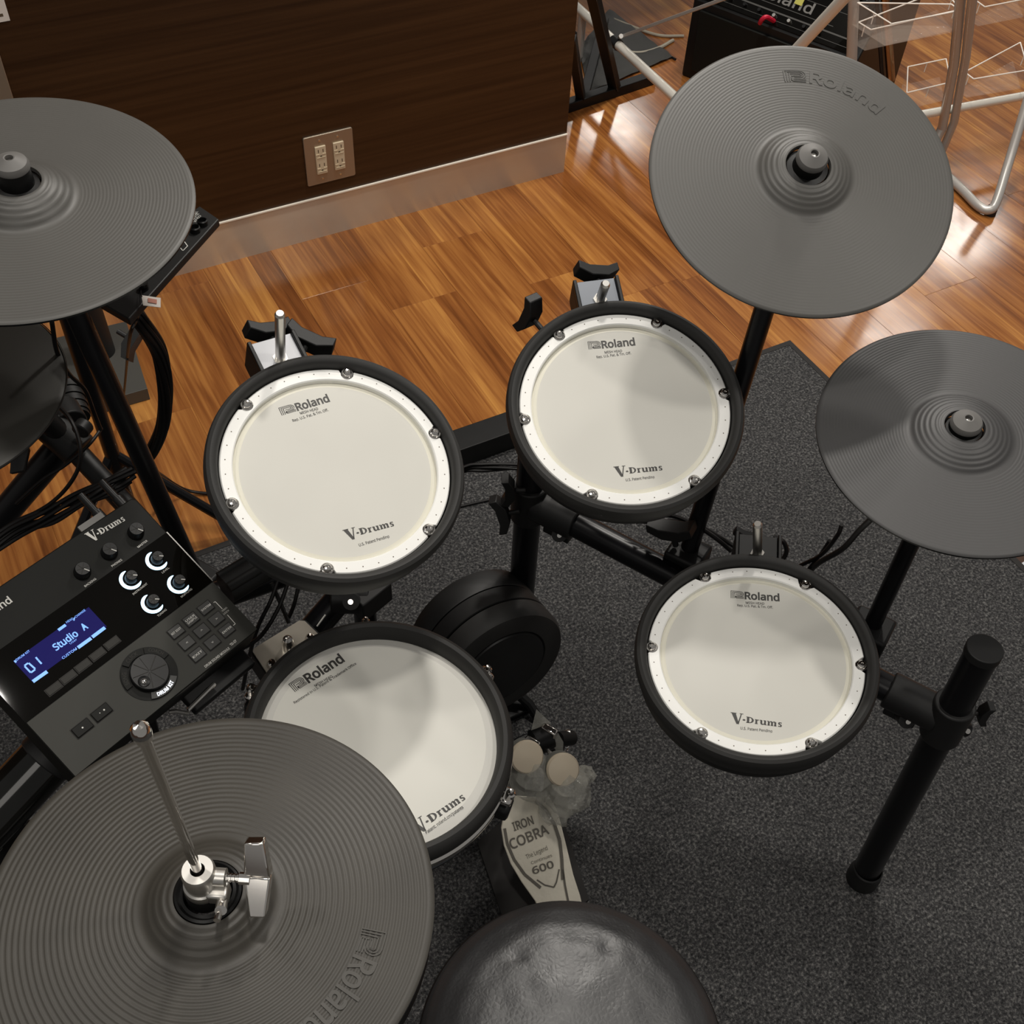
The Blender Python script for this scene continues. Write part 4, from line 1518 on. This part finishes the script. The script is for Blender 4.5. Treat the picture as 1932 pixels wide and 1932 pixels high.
# base plate, uprights, axle, beaters
bq = [at(*p, .0085)-o0 for p in ((900, 1590), (1040, 1480), (1110, 1700), (1000, 1790), (950, 1740))]
MB().prism([(p.x, p.y) for p in bq], 0, .006).build('base_plate', M_rugedge, pd, smooth=0)
hp1 = at(985, 1400, .20)-o0; hp2 = at(1052, 1395, .20)-o0
for nm, h_ in (('upright', hp1), ('upright', hp2)):
    MB().bar(Vector((h_.x, h_.y, .004)), h_+Vector((0, 0, .01)), .022, .012, Vector((0, 1, 0))).build(nm, M_blk, pd, bevel=.003)
MB().cyl(hp1-Vector((.02, 0, 0)), hp2+Vector((.02, 0, 0)), .0065, seg=14).build('axle', M_chromeR, pd)
mid = (hp1+hp2)/2
cm = at(1022, 1395, .22)-o0
MB().cyl(cm-Vector((.012, 0, 0)), cm+Vector((.012, 0, 0)), .019, seg=20).build('cam', M_knob, pd)
for px_, py_ in ((1036, 1385), (1003, 1408)):
    p = at(px_, py_, .23)-o0
    MB().box(p, (.010, .022, .030), Matrix.Rotation(.5, 3, 'Z')).build('hub_bracket', M_chrome, pd, bevel=.002)
MB().cyl(at(1052, 1395, .21)-o0, at(1078, 1392, .19)-o0, .011, seg=14).build('spring_housing', M_blk, pd)
sp = [at(1050, 1440, .06)-o0+Vector((0, 0, 0))]
m = MB()
c0 = hp2+Vector((.015, 0, -.02))
hel = [c0+Vector((.005*cos(t*.9), .005*sin(t*.9), -t*.0016)) for t in range(0, 60)]
m.tube(hel, .0009, 5)
m.build('spring', M_chrome, pd)
m = MB()
tz = toe-o0
cc = [tz.lerp(cm, t/9) for t in range(10)]
for i in range(9):
    m.cyl(cc[i].lerp(cc[i+1], .1)-Vector((.003, 0, 0)), cc[i].lerp(cc[i+1], .1)+Vector((.003, 0, 0)), .0042, seg=8)
m.build('chain', M_chromeR, pd)
def crumple(m, c, r, sc, seed, seg=18, rings=12, amp=.22):
    vs = []
    for i in range(rings+1):
        ph = pi*i/rings
        for k in range(seg):
            th = 2*pi*k/seg
            d = Vector((sin(ph)*cos(th), sin(ph)*sin(th), cos(ph)))
            n_ = noise.noise(d*2.1+Vector((seed, 0, 0)))*amp+noise.noise(d*5+Vector((0, seed, 0)))*amp*.6
            vs.append(Vector(c)+Vector((d.x*sc[0], d.y*sc[1], d.z*sc[2]))*r*(1+n_))
    fs = []
    for i in range(rings):
        for k in range(seg):
            fs.append((i*seg+k, i*seg+(k+1) % seg, (i+1)*seg+(k+1) % seg, (i+1)*seg+k))
    return m.add(vs, fs)
def beater(label_, p, z, seed):
    h_ = at(*p, z)-o0
    nrm_ = (-CF+Vector((.15, -.2, .2))).normalized()
    xb = Vector((0, 0, 1)).cross(nrm_).normalized()
    T = Matrix.Translation(h_) @ Matrix((xb, nrm_.cross(xb), nrm_)).transposed().to_4x4()
    b = MB().lathe([(.00005, -.034), (.014, -.034), (.0215, -.026), (.0225, -.004)], 28, T).build('beater_head', M_felt, pd)
    MB().lathe([(.0222, -.005), (.0228, 0), (.0205, .004), (.010, .0065), (.00005, .007)], 28, T).build('wood_face', M_wood, b)
    MB().cyl(h_-Vector((0, 0, .012)), cm+Vector((.0, 0, .0)), .0032, seg=10).build('beater_shaft', M_chromeR, pd)
    m = crumple(MB(), h_+Vector((.004, -.012, -.042)), .033, (1, 1, 1.15), seed)
    m.build('plastic_bag', M_bag, b, smooth=15)
beater('', (994, 1428), .245, 3.1)
beater('', (1062, 1452), .235, 8.7)
m = MB()
a = at(1012, 1338, .26)-o0; b = at(1002, 1378, .24)-o0; c = at(1040, 1364, .24)-o0
m.add([a, b, c], [(0, 1, 2)])
m.add([at(1050, 1378, .24)-o0, at(1063, 1400, .22)-o0, at(1062, 1436, .2)-o0, at(1045, 1410, .22)-o0], [(0, 1, 2, 3)])
crumple(m, at(1045, 1520, .14)-o0, .022, (1, 1.3, .8), 5.5, amp=.35)
crumple(m, at(1100, 1465, .20)-o0, .013, (1.3, 1, 1), 1.5, amp=.5)
m.build('plastic_wrap', M_bag, pd, smooth=15)

# ------------------------------------------------------------------ throne
TH = thing('drum_throne', 'round black leather drum stool in the bottom centre foreground', 'stool', Matrix.Translation((.2498, .2353, .0085)))
zt_ = .4238-.0085
m = MB()
prof = [(.0005, .036), (.03, .0355), (.06, .034), (.09, .030), (.115, .024), (.135, .014), (.1465, .003), (.1500, -.006), (.1515, -.012)]
seg = 96
vs = []
fine = []
for i in range(len(prof)-1):
    for k in range(4):
        t = k/4
        fine.append((prof[i][0]*(1-t)+prof[i+1][0]*t, prof[i][1]*(1-t)+prof[i+1][1]*t))
fine.append(prof[-1])
for r, z in fine:
    for k in range(seg):
        a = 2*pi*k/seg
        x, y = r*cos(a), r*sin(a)
        fall = min(1, (0.152-r)/.03)
        n_ = noise.noise(Vector((x*16, y*16, 3.1)))*.0022*fall+noise.noise(Vector((x*45, y*45, 1.1)))*.0007*fall
        dnt = 0
        for (dx, dy) in ((-.010, .095), (.075, .062)):
            dd = hypot(x-dx, y-dy)
            dnt -= .0035*math.exp(-(dd/.006)**2)
        vs.append((x, y, zt_+z+n_+dnt))
fs = []
for i in range(len(fine)-1):
    for k in range(seg):
        fs.append((i*seg+k, i*seg+(k+1) % seg, (i+1)*seg+(k+1) % seg, (i+1)*seg+k))
m.add(vs, fs)
m.build('seat_top', M_leather, TH, smooth=50)
MB().lathe([(.1515, zt_-.012), (.1535, zt_-.014), (.1515, zt_-.0165)], 96).build('piping', M_blk, TH)
MB().lathe([(.1512, zt_-.016), (.1500, zt_-.055), (.145, zt_-.060), (.001, zt_-.060)], 96).build('seat_side', M_leather, TH)
MB().cyl((0, 0, .10), (0, 0, zt_-.06), .014, seg=20).build('stem', M_chromeR, TH)
for k in range(3):
    a = radians(240+120*k)
    MB().tube([(0, 0, .26), (.07*cos(a), .07*sin(a), .15), (.16*cos(a), .16*sin(a), .008)], .009, 10).build('leg', M_chromeR, TH)

# ------------------------------------------------------------------ cables
def cable(label, pts, r=.0028, m_=M_cable, name='cable', group=None):
    P = spline(pts, 8)
    b = P[0].copy()
    o = MB().tube([p-b for p in P], r, 8).build(name, m_, None)
    o.location = b
    return tag(o, label, 'cable', group)
def bundle(label, pts, n, r, spread, seed):
    random.seed(seed)
    P = [Vector(p) for p in pts]
    t = thing('cable_bundle', label, 'cable bundle', Matrix.Translation(P[0]))
    for k in range(n):
        off = []
        for i, p in enumerate(P):
            a = 2*pi*k/n+i*.5
            e = Vector((cos(a), sin(a)*.7, sin(a)*.6))*spread*(random.uniform(.7, 1.2))
            off.append(p-P[0]+e)
        MB().tube(spline(off, 7), r, 7).build('cable', M_cable, t)
    return t
bundle('thick bundle of black cables arching over the wood floor beside the left pole', [at(235, 565, .72), at(262, 600, .70), at(298, 660, .62), at(313, 730, .55), at(308, 800, .48), at(285, 850, .42), at(262, 885, .40)], 8, .0034, .0072, 3)
bundle('loose bundle of black cables leading left from behind the sound module', [at(245, 893, .52), at(205, 918, .52), at(150, 945, .50), at(90, 975, .48), at(30, 1000, .46), at(-40, 1050, .44)], 7, .0030, .0095, 5)
cable('thin black cable crossing the wood floor toward the left tom pad', [at(262, 868, .30), at(300, 893, .10), at(345, 922, .02), at(392, 931, .004), at(460, 930, .004)], .0030)
cable('thin cable looping over the clamp below the left cymbal', [at(60, 745, .62), at(100, 760, .60), at(135, 795, .60), at(152, 850, .58), at(140, 900, .55), at(95, 950, .50), at(20, 990, .45)], .0026)
cable('brown cable hanging from the left pole to the cable bundle', [at(192, 808, .55), at(165, 842, .55), at(120, 880, .52), at(80, 905, .50), at(30, 950, .46)], .0022)
cable('cable running down the left side of the left pole', [at(98, 608, .80), at(108, 665, .75), at(130, 705, .70), at(160, 735, .66), at(178, 780, .62), at(190, 810, .58)], .0026)
cable('short thin cable hanging from the slim black box under the left cymbal', [at(268, 560, .80), at(258, 600, .74), at(245, 635, .70), at(238, 700, .3), at(233, 755, .03)], .0022)
for i, (lab, pts) in enumerate((('upper of three cables running behind the middle post', [at(700, 1085, .45), at(790, 940, .46), at(870, 884, .47), at(915, 876, .47), at(1000, 877, .47)]),
        ('middle of three cables running behind the middle post', [at(705, 1090, .44), at(795, 945, .455), at(870, 888, .465), at(920, 882, .465), at(1000, 886, .465)]),
        ('lower of three cables running behind the middle post', [at(710, 1095, .44), at(798, 950, .45), at(868, 893, .46), at(915, 888, .46), at(1000, 881, .46)]),
        ('thin cable lying on the mat left of the middle post', [at(850, 960, .012), at(900, 948, .012), at(960, 935, .012)]))):
    cable(lab, pts, .0024)
cable('upper black cable draped along the rack crossbar', [at(1200, 985, .50), at(1260, 972, .50), at(1310, 990, .50), at(1350, 1015, .50), at(1380, 1040, .49)], .0030)
cable('lower black cable draped along the rack crossbar', [at(1190, 982, .49), at(1240, 985, .49), at(1295, 982, .49), at(1340, 1003, .49), at(1400, 1040, .49)], .0030)
cable('black cable looping at the right of the third pad bracket', [at(1460, 1012, .52), at(1478, 1022, .52), at(1484, 1040, .51), at(1476, 1056, .50), at(1462, 1062, .50)], .0030)
cable('black cord rising from the third pad to the lower right cymbal', [at(1530, 1075, .50), at(1548, 1060, .54), at(1590, 1035, .60), at(1622, 1000, .66), at(1645, 978, .72)], .0034)
cable('second cord beside the one leading to the lower right cymbal', [at(1508, 1068, .50), at(1550, 1046, .54), at(1580, 1010, .60), at(1588, 990, .62)], .0026)
cable('third short cord forking up from the third drum pad', [at(1520, 1080, .50), at(1545, 1050, .53), at(1565, 1020, .57)], .0022)
for i, (lab, pts) in enumerate((('first black cord hanging between the module and the snare', [at(528, 1085, .52), at(510, 1135, .50), at(487, 1182, .48), at(470, 1240, .40), at(458, 1300, .3)]),
        ('second black cord hanging between the module and the snare', [at(545, 1095, .52), at(524, 1150, .50), at(492, 1200, .48), at(455, 1225, .46)]),
        ('third black cord hanging between the module and the snare', [at(512, 1100, .50), at(530, 1140, .48), at(545, 1175, .47)]),
        ('fourth black cord hanging between the module and the snare', [at(564, 1102, .50), at(555, 1140, .48), at(545, 1165, .46)]))):
    cable(lab, pts, .0026)

# ------------------------------------------------------------------ stand parts behind the module (percussion stand)
ps = thing('boom_stand', 'black boom stand with ribbed clamps below the left cymbal', 'stand', Matrix.Translation((at(110, 830, .45).x, at(110, 830, .45).y, .004)))
O = Vector((at(110, 830, .45).x, at(110, 830, .45).y, .004))
def pv(px, py, z): return at(px, py, z)-O
MB().cyl(pv(-30, 690, .62), pv(112, 815, .50), .0150, seg=20).build('boom_arm', M_blk, ps)
MB().cyl(pv(150, 858, .46), pv(268, 985, .40), .0150, seg=20).build('lower_arm', M_blk, ps)
MB().cyl(pv(118, 838, .47), pv(-40, 1025, .30), .0200, seg=24).build('thick_tube', M_pipe, ps)
MB().cyl(pv(112, 860, .40), pv(-20, 1015, .20), .0130, seg=24).build('lower_tube', M_pipe, ps)
m = MB()
m.cyl(pv(95, 800, .50), pv(150, 850, .47), .026, seg=24)
m.cyl(pv(118, 770, .50), pv(135, 800, .50), .022, seg=24)
m.build('clamp_body', M_plastic, ps, bevel=.002)
m = MB()
for k in range(9):
    a_ = pv(128, 730, .48).lerp(pv(145, 790, .47), k/9)
    b_ = pv(128, 730, .48).lerp(pv(145, 790, .47), (k+.8)/9)
    m.cyl(a_, b_, .020 if k % 2 else .0185, seg=24)
m.build('ribbed_grip', M_plastic, ps)
m = MB()
wing_bolt(m, pv(85, 815, .50), (pv(30, 830, .50)-pv(85, 815, .50)), CU, 1.6)
m.build('wing_bolt', M_plastic, ps, bevel=.001)
m = MB()
m.cyl(pv(150, 815, .52), pv(162, 800, .52), .012, seg=16)
m.build('round_knob', M_plastic, ps, bevel=.002)
m = MB()
p = pv(112, 712, .49)
m.cyl(p+CF*.012, p, .011, seg=18)
k_ = m.build('bolt_boss', M_plastic, ps)
MB().cyl(p, p-CF*.004, .0032, seg=10).build('key_bolt', M_chrome, k_)
vp_ = at(190, 790, .30)
MB().cyl(Vector((vp_.x, vp_.y, .006))-O, Vector((vp_.x, vp_.y, .62))-O, .0125, seg=24).build('upright', M_pipe, ps)
for k in range(3):
    a = radians(90+120*k)
    MB().tube([Vector((vp_.x, vp_.y, .22))-O, Vector((vp_.x+.2*cos(a), vp_.y+.16*sin(a), .012))-O], .009, 10).build('leg', M_pipe, ps)
# base plate on the floor with a chrome cone
bpz = .030
bt = thing('stand_base_plate', 'flat dark grey square base plate on the wood floor under the left cymbal', 'base plate', Matrix.Translation((at(120, 720, 0).x, at(120, 720, 0).y, .0005)))
Ob = Vector((at(120, 720, 0).x, at(120, 720, 0).y, .0005))
qs = [at(*p, bpz)-Ob for p in ((278, 733), (238, 606), (-120, 690), (-60, 830))]
MB().prism([(p.x, p.y) for p in qs], 0, bpz-.0005).build('plate', M_plategrey, bt, smooth=0, bevel=.001)
cc_ = at(72, 690, bpz)-Ob
MB().lathe([(.030, bpz-.0005), (.030, bpz+.004), (.0215, bpz+.006), (.0165, bpz+.15), (.0165, .30)], 28, Matrix.Translation((cc_.x, cc_.y, 0))).build('chrome_socket', M_chromeR, bt)
pp = at(185, 650, .05)-Ob
m = MB()
m.cyl(Vector((pp.x, pp.y, bpz)), Vector((pp.x, pp.y, .5)), .030, .022, seg=24)
m.build('rubber_sleeve', M_plastic, bt)
m = MB()
wing_bolt(m, at(222, 625, .5)-Ob, CR-CU*.6, CU+CR*.6, 1.1)
m.build('wing_bolt', M_plastic, bt)
# long device under the left cymbal
dz = .80
dq = [at(*p, dz) for p in ((413, 413), (376, 388), (170, 560), (243, 602))]
dv_ = thing('rack_sound_device', 'slim black electronic box poking out behind the left cymbal', 'electronic device', Matrix.Translation(dq[0]))
Od = dq[0]
MB().prism([((p-Od).x, (p-Od).y) for p in dq], -.010, 0, Matrix.Identity(4)).build('case', M_plastic, dv_, smooth=0, bevel=.0015)
FD = Matrix.Translation(Od)
m = MB()
for s_, p0, p1 in (('MUTE', (365, 416), (376, 403)), ('VIDEO', (369, 420), (380, 407)), ('LEVEL', (366, 409), (374, 399))):
    a, b = loc2(FD, *p0, .0006), loc2(FD, *p1, .0006)
    m.text(s_, a, b, .0006, ht=.0032)
m.build('printed_text', M_print, dv_, smooth=0)
for p in ((383, 424), (369, 437)):
    a = loc2(FD, *p, 0)
    MB().lathe([(.0062, .0), (.0062, .006), (.005, .007), (.0045, .002), (.00005, .002)], 20, Matrix.Translation((a.x, a.y, 0))).build('jack_socket', M_knob, dv_)
m = MB()
qq = [loc2(FD, *p, .0006) for p in ((348, 456), (354, 464), (345, 473), (339, 466))]
qq = [(p.x, p.y) for p in qq]
for i in (0, 1, 2):
    a, b = Vector((*qq[i], .0006)), Vector((*qq[i+1], .0006))
    d = (b-a).normalized(); n = Vector((-d.y, d.x, 0))*.0005
    m.add([a-n, b-n, b+n, a+n], [(0, 1, 2, 3)])
m.build('printed_frame', M_print, dv_, smooth=0)
a = loc2(FD, 272, 545, 0)
m = MB()
for k in range(5):
    m.cyl((a.x, a.y, -.02+k*.006), (a.x, a.y, -.016+k*.006), .0055, seg=12)
m.build('cord_grip', M_knob, dv_)
# paper tag
pt = [at(*p, .808) for p in ((267, 557), (303, 562), (303, 580), (270, 576))]
tg = thing('paper_tag', 'small white paper tag with red print hanging over the wood floor', 'tag', Matrix.Translation(pt[0]))
MB().add([p-pt[0] for p in pt]+[p-pt[0]+Vector((0, 0, -.0004)) for p in pt], [(0, 1, 2, 3), (7, 6, 5, 4), (0, 4, 5, 1), (1, 5, 6, 2), (2, 6, 7, 3), (3, 7, 4, 0)]).build('card', M_paper, tg, smooth=0)
rp = [at(*p, .8088) for p in ((279, 562), (296, 565), (296, 573), (279, 570))]
MB().add([p-pt[0] for p in rp], [(0, 1, 2, 3)]).build('red_print', M_tagred, tg, smooth=0)
MB().tube([at(268, 560, .808)-pt[0], at(266, 552, .806)-pt[0], at(266, 546, .802)-pt[0]], .0006, 6).build('string', M_cable, tg)

# glossy black tube and bag in the lower left
gt_ = at(20, 1520, .42)
gl = thing('glossy_black_tube', 'glossy black tube with bright highlights at the left edge below the module', 'tube', Matrix.Translation(gt_))
a = at(86, 1434, .44)-gt_; b = at(-60, 1590, .40)-gt_
MB().cyl(a, b, .0315, seg=40).build('tube', mat('gloss_black', (.006, .006, .005), .10), gl)
MB().cyl(a-(b-a).normalized()*.012, a+(b-a).normalized()*.002, .0330, seg=40).build('end_collar', M_plastic, gl, bevel=.002)
bg_ = at(30, 1640, .36)
bgt = thing('black_case', 'black case with a cut off white letter behind the near left cymbal edge', 'case', Matrix.Translation((bg_.x, bg_.y, .0085)))
MB().box((-.08, .02, .17), (.22, .16, .34), Matrix.Rotation(radians(38), 3, 'Z')).build('body', M_blk, bgt, bevel=.01)
m = MB()
z_ = .352
Fb = Matrix.Translation((bg_.x, bg_.y, .0085))
a, b = loc2(Fb, -12, 1618, .3405), loc2(Fb, 22, 1580, .3405)
m.text("o'", a, b, .3405, ht=.018, bold=.02)
m.build('white_lettering', M_printd, bgt, smooth=0)

# ------------------------------------------------------------------ things beyond the wall's end
# amplifier
ca = at(1285, 142, 0)
e1 = (at(1520, 240, 0)-ca); e1.z = 0; e1.normalize()
e2 = Vector((-e1.y, e1.x, 0))
am = thing('keyboard_amplifier', 'black amplifier with knobs and a red cord behind the biggest cymbal', 'amplifier', Matrix(((e1.x, e2.x, 0, ca.x), (e1.y, e2.y, 0, ca.y), (0, 0, 1, .0005), (0, 0, 0, 1))))
FAm = Matrix(((e1.x, e2.x, 0, ca.x), (e1.y, e2.y, 0, ca.y), (0, 0, 1, .0005), (0, 0, 0, 1)))
AW = .50
prof = [(0, 0), (0, .22), (.10, .34), (.34, .36), (.34, 0)]
m = MB()
vs = [(0, y, z) for y, z in prof]+[(AW, y, z) for y, z in prof]
m.add(vs, [(0, 1, 2, 3, 4), (9, 8, 7, 6, 5)]+[(i, (i+1) % 5, 5+(i+1) % 5, 5+i) for i in range(5)])
m.build('cabinet', M_blk, am, smooth=0, bevel=.006)
MB().box((AW/2, -.004, .115), (AW-.06, .008, .17)).build('grille', M_dgrey, am, bevel=.002)
sl = Matrix.Translation((0, 0, .22)) @ Matrix.Rotation(atan2(.12, .10), 4, 'X')
FSl = FAm @ sl
sn_ = Matrix.Rotation(atan2(.12, .10), 3, 'X')
MB().box(sl @ Vector((AW/2, .075, .002)), (AW-.05, .135, .004), sn_).build('control_panel', M_glass, am, bevel=.001)
m = MB()
for y_, x0_, x1_, wd in ((.128, .06, .46, .0025), (.118, .10, .40, .006), (.094, .05, .45, .0012), (.056, .05, .40, .0015), (.040, .12, .46, .004), (.020, .04, .46, .0012)):
    m.box(sl @ Vector(((x0_+x1_)/2, y_, .0046)), (x1_-x0_, wd, .0006), sn_)
m.build('panel_stripes', M_fade, am, smooth=0)
m = MB()
m.text('Roland', (.165, .064), (.330, .064), .0050, ht=.026, M=sl, bold=.012)
m.build('panel_emblem', M_printd, am, smooth=0)
MB().box(sl @ Vector((.285, .083, .006)), (.022, .016, .002), sn_).build('sticker', M_yel, am, smooth=0)
for k in range(10):
    x = .05+.042*k
    p0, p1 = sl @ Vector((x, .142, .004)), sl @ Vector((x, .142, .018))
    o = MB().cyl(p0, p1, .0075, .0062, seg=14).build('knob', M_knob, am)
    MB().cyl(p1, sl @ Vector((x, .142, .0186)), .0045, seg=12).build('knob_cap', M_satin, o)
for k in range(8):
    x = .06+.045*k
    p0, p1 = sl @ Vector((x, .030, .004)), sl @ Vector((x, .030, .014))
    MB().cyl(p0, p1, .0055, .0045, seg=12).build('knob', M_satin if k in (4, 5) else M_knob, am)
cable('bright red cord plugged into the front of the amplifier', [FSl @ Vector((.245, .018, .006)), FSl @ Vector((.240, .010, .05)), FSl @ Vector((.232, .000, .05)), FSl @ Vector((.225, -.006, .035))], .0060, M_red)
# black keyboard-stand like frame on the floor
sf0 = at(1078, 198, .0)
fr = thing('black_floor_frame', 'black metal frame standing on the floor beyond the wall corner', 'stand', Matrix.Translation((sf0.x, sf0.y, .0005)))
Of = Vector((sf0.x, sf0.y, .0005))
def fo(px, py, z): return at(px, py, z)-Of
MB().bar(fo(1060, 203, .014), fo(1232, 146, .014), .030, .028).build('floor_rail', M_blk, fr, bevel=.002)
u0 = fo(1160, 166, .02)
u1 = u0.lerp(fo(1112, -40, .42), 1.75)
MB().box(Vector((1.86, 2.86, u1.z+.012))-Of, (.80, .72, .024)).build('added_shade_board', M_blk, fr, bevel=.003)  # unseen board added above the frame to shade the floor behind the wall
MB().bar(u0, u1, .030, .022).build('upright', M_blk, fr, bevel=.002)
MB().bar(fo(1096, 186, .02), fo(1078, 70, .30), .024, .020).build('upright', M_blk, fr, bevel=.002)
for a_, b_ in (((1130, 190), (1112, 140)), ):
    MB().bar(fo(1100, 190, .014), fo(1140, 40, .014), .026, .024).build('floor_rail', M_blk, fr, bevel=.002)
# chrome garment-rack like tubes
tb = at(1280, 190, .18)
cr_ = thing('chrome_tube_rack', 'silver tube rack with cross brace between the wall corner and the biggest cymbal', 'rack', Matrix.Translation((tb.x, tb.y, .0005)))
Oc = Vector((tb.x, tb.y, .0005))
def co(px, py, z): return at(px, py, z)-Oc
A0 = co(1085, 10, .14); A1 = co(1300, 208, .14)
MB().cyl(A0, A1, .0125, seg=20).build('tube', M_tubew, cr_)
MB().cyl(A0.lerp(A1, .36), A0.lerp(A1, .41), .0150, seg=20).build('joint_collar', M_knob, cr_)
j0 = A0.lerp(A1, .40)+Vector((.02, .02, .01))
MB().cyl(co(1168, 72, .15), co(1172, 68, .17), .006, seg=12).build('brace_bolt', M_tubes, cr_)
MB().bar(co(1172, 69, .16), co(1420, -22, .48), .011, .008).build('brace', M_tubes, cr_, bevel=.001)
for p in ((1280, 190), (1100, 24)):
    a = co(*p, .14)
    MB().cyl(a, Vector((a.x, a.y, .0)), .0115, seg=18).build('foot_tube', M_tubes, cr_)
MB().cyl(co(1492, 105, .42), co(1612, -25, .62), .0125, seg=20).build('tube', M_tubew, cr_)
# chrome display stand on the right
ft = at(1862, 404, .0)
ds = thing('chrome_display_stand', 'silver tubular stand at the right edge behind the biggest cymbal', 'stand', Matrix.Translation((ft.x, ft.y, .0005)))
Os = Vector((ft.x, ft.y, .0005))
def do(px, py, z): return at(px, py, z)-Os
base_p = [do(1740, 290, .014), do(1812, 355, .014), do(1845, 388, .014), do(1866, 396, .016), do(1880, 380, .03), do(1905, 300, .10), do(1945, 170, .24)]
MB().tube(spline(base_p, 5), .0118, 14).build('bent_base_tube', M_tubes, ds)
MB().lathe([(.014, 0), (.013, .02), (.0125, .022)], 16, Matrix.Translation(do(1868, 404, .0))).build('rubber_foot', M_plastic, ds)
MB().cyl(do(1606, 130, .30), do(1612, -30, .50), .0125, seg=20).build('tube', M_tubes, ds)
MB().tube([do(1748, 300, .02), do(1778, 240, .10), do(1800, 120, .32), do(1815, -30, .55)], .0118, 14).build('tube', M_tubes, ds)
MB().tube([do(1775, 290, .02), do(1800, 230, .12), do(1822, 110, .34), do(1838, -30, .56)], .0105, 14).build('tube', M_tubes, ds)
MB().cyl(do(1735, 217, .15), do(1960, 176, .15), .0110, seg=18).build('cross_tube', M_tubew, ds)
MB().cyl(do(1681, 150, .16), do(1668, -30, .42), .0110, seg=18).build('bronze_tube', M_bronze, ds)
MB().cyl(do(1665, 150, .16), do(1652, -30, .42), .0050, seg=12).build('black_rod', M_knob, ds)
M_edge = mat('acrylic_edge', (0.85, 0.78, 0.70), 0.3)
# acrylic trays with bright edges hung on the stand
def tray(label, pts, z, h):
    q = [at(*p, z) for p in pts]
    t = thing('clear_tray', label, 'tray', Matrix.Translation(q[0]))
    o = q[0]
    q = [p-o for p in q]
    dn = Vector((0, 0, -h))
    m = MB()
    m.add([q[0]+dn, q[1]+dn, q[2]+dn, q[3]+dn], [(0, 1, 2, 3)])
    for i in range(4):
        a, b = q[i], q[(i+1) % 4]
        m.add([a, b, b+dn, a+dn], [(0, 1, 2, 3)])
    m.build('walls', M_acryl, t, smooth=0)
    w_ = MB()
    for i in range(4):
        w_.cyl(q[i], q[(i+1) % 4], .0016, seg=6)
    for i in (0, 2):
        w_.cyl(q[i].lerp(q[(i+1) % 4], .5), q[i].lerp(q[(i+1) % 4], .5)+dn*.5, .0013, seg=6)
    w_.build('bright_edge', M_edge, t)
    return t
tray('clear tray hung highest on the silver stand, near the top edge', ((1618, 5), (1682, 45), (1811, 20), (1795, 8)), .47, .05)
tray('clear tray just below the top one on the silver stand', ((1620, 42), (1643, 56), (1812, 18), (1780, -20)), .41, .05)
tray('clear tray beside the biggest cymbal edge on the silver stand', ((1713, 126), (1785, 111), (1794, 155), (1711, 175)), .20, .05)
tray('clear tray right of the silver tubes, at the right border', ((1820, 136), (1837, 149), (1940, 132), (1925, 80)), .24, .05)
tray('clear tray in the top right corner', ((1840, 0), (1858, 13), (1945, -4), (1930, -40)), .34, .05)
# cables on the far floor
cable('pale cable lying on the floor left of the amplifier', [at(1120, 20, .004), at(1180, 45, .004), at(1240, 66, .004), at(1290, 68, .004)], .0045, M_cablew)
cable('second pale cable curving toward the amplifier', [at(1150, 90, .004), at(1200, 100, .004), at(1240, 92, .004), at(1270, 76, .004)], .0055, M_cablew)
cable('black cord on the floor near the wall corner', [at(1085, 60, .004), at(1105, 80, .004), at(1150, 95, .004), at(1210, 102, .004), at(1250, 100, .004), at(1275, 112, .004)], .0032)
cable('black cord beneath the silver tube rack', [at(1090, 85, .004), at(1120, 115, .004), at(1150, 128, .004), at(1185, 135, .004)], .0034)
# plastic sheet lying between the frame rails
sh = [at(*p, .002) for p in ((1092, 95), (1150, 20), (1268, 110), (1200, 150), (1110, 178))]
pst = thing('plastic_sheet', 'crumpled grey plastic sheet on the floor beyond the wall corner', 'sheet', Matrix.Translation(sh[0]))
m = MB()
random.seed(3)
n = 14
c0 = sum((p-sh[0] for p in sh), Vector())/len(sh)
vs, fs = [], []
for i in range(n+1):
    for j in range(n+1):
        u, v_ = i/n, j/n
        p = (sh[0]-sh[0])*(1-u)*(1-v_)+(sh[1]-sh[0])*(1-u)*v_+(sh[2]-sh[0])*u*v_+(sh[4]-sh[0])*u*(1-v_)
        z = .004+.012*abs(noise.noise(Vector((u*5, v_*5, .3))))
        vs.append((p.x, p.y, z))
for i in range(n):
    for j in range(n):
        a = i*(n+1)+j
        fs.append((a, a+1, a+n+2, a+n+1))
m.add(vs, fs)
m.build('sheet', mat('grey_sheet', (.030, .029, .026), .45, spec=.3), pst, smooth=20)
# paper at the right edge
pp_ = [at(*p, .0006) for p in ((1912, 1072), (1935, 1058), (1990, 1120), (1960, 1135))]
pw_ = thing('floor_paper', 'white sheet corner on the floor at the right border beside the mat', 'paper', Matrix.Translation(pp_[0]))
MB().prism([((p-pp_[0]).x, (p-pp_[0]).y) for p in pp_], 0, .0006).build('sheet', M_paperw, pw_, smooth=0)

# ------------------------------------------------------------------ groups of alike things
GR = {'mesh_tom_pad': 'mesh tom pads', 'crash_cymbal_pad': 'rubber crash cymbals', 'cymbal_boom': 'black cymbal booms', 'clear_tray': 'clear trays on the silver stand', 'wall_outlet': 'steel socket plates'}
for o in bpy.data.objects:
    k = o.name.split('.')[0]
    if o.parent is None and k in GR:
        o['group'] = GR[k]
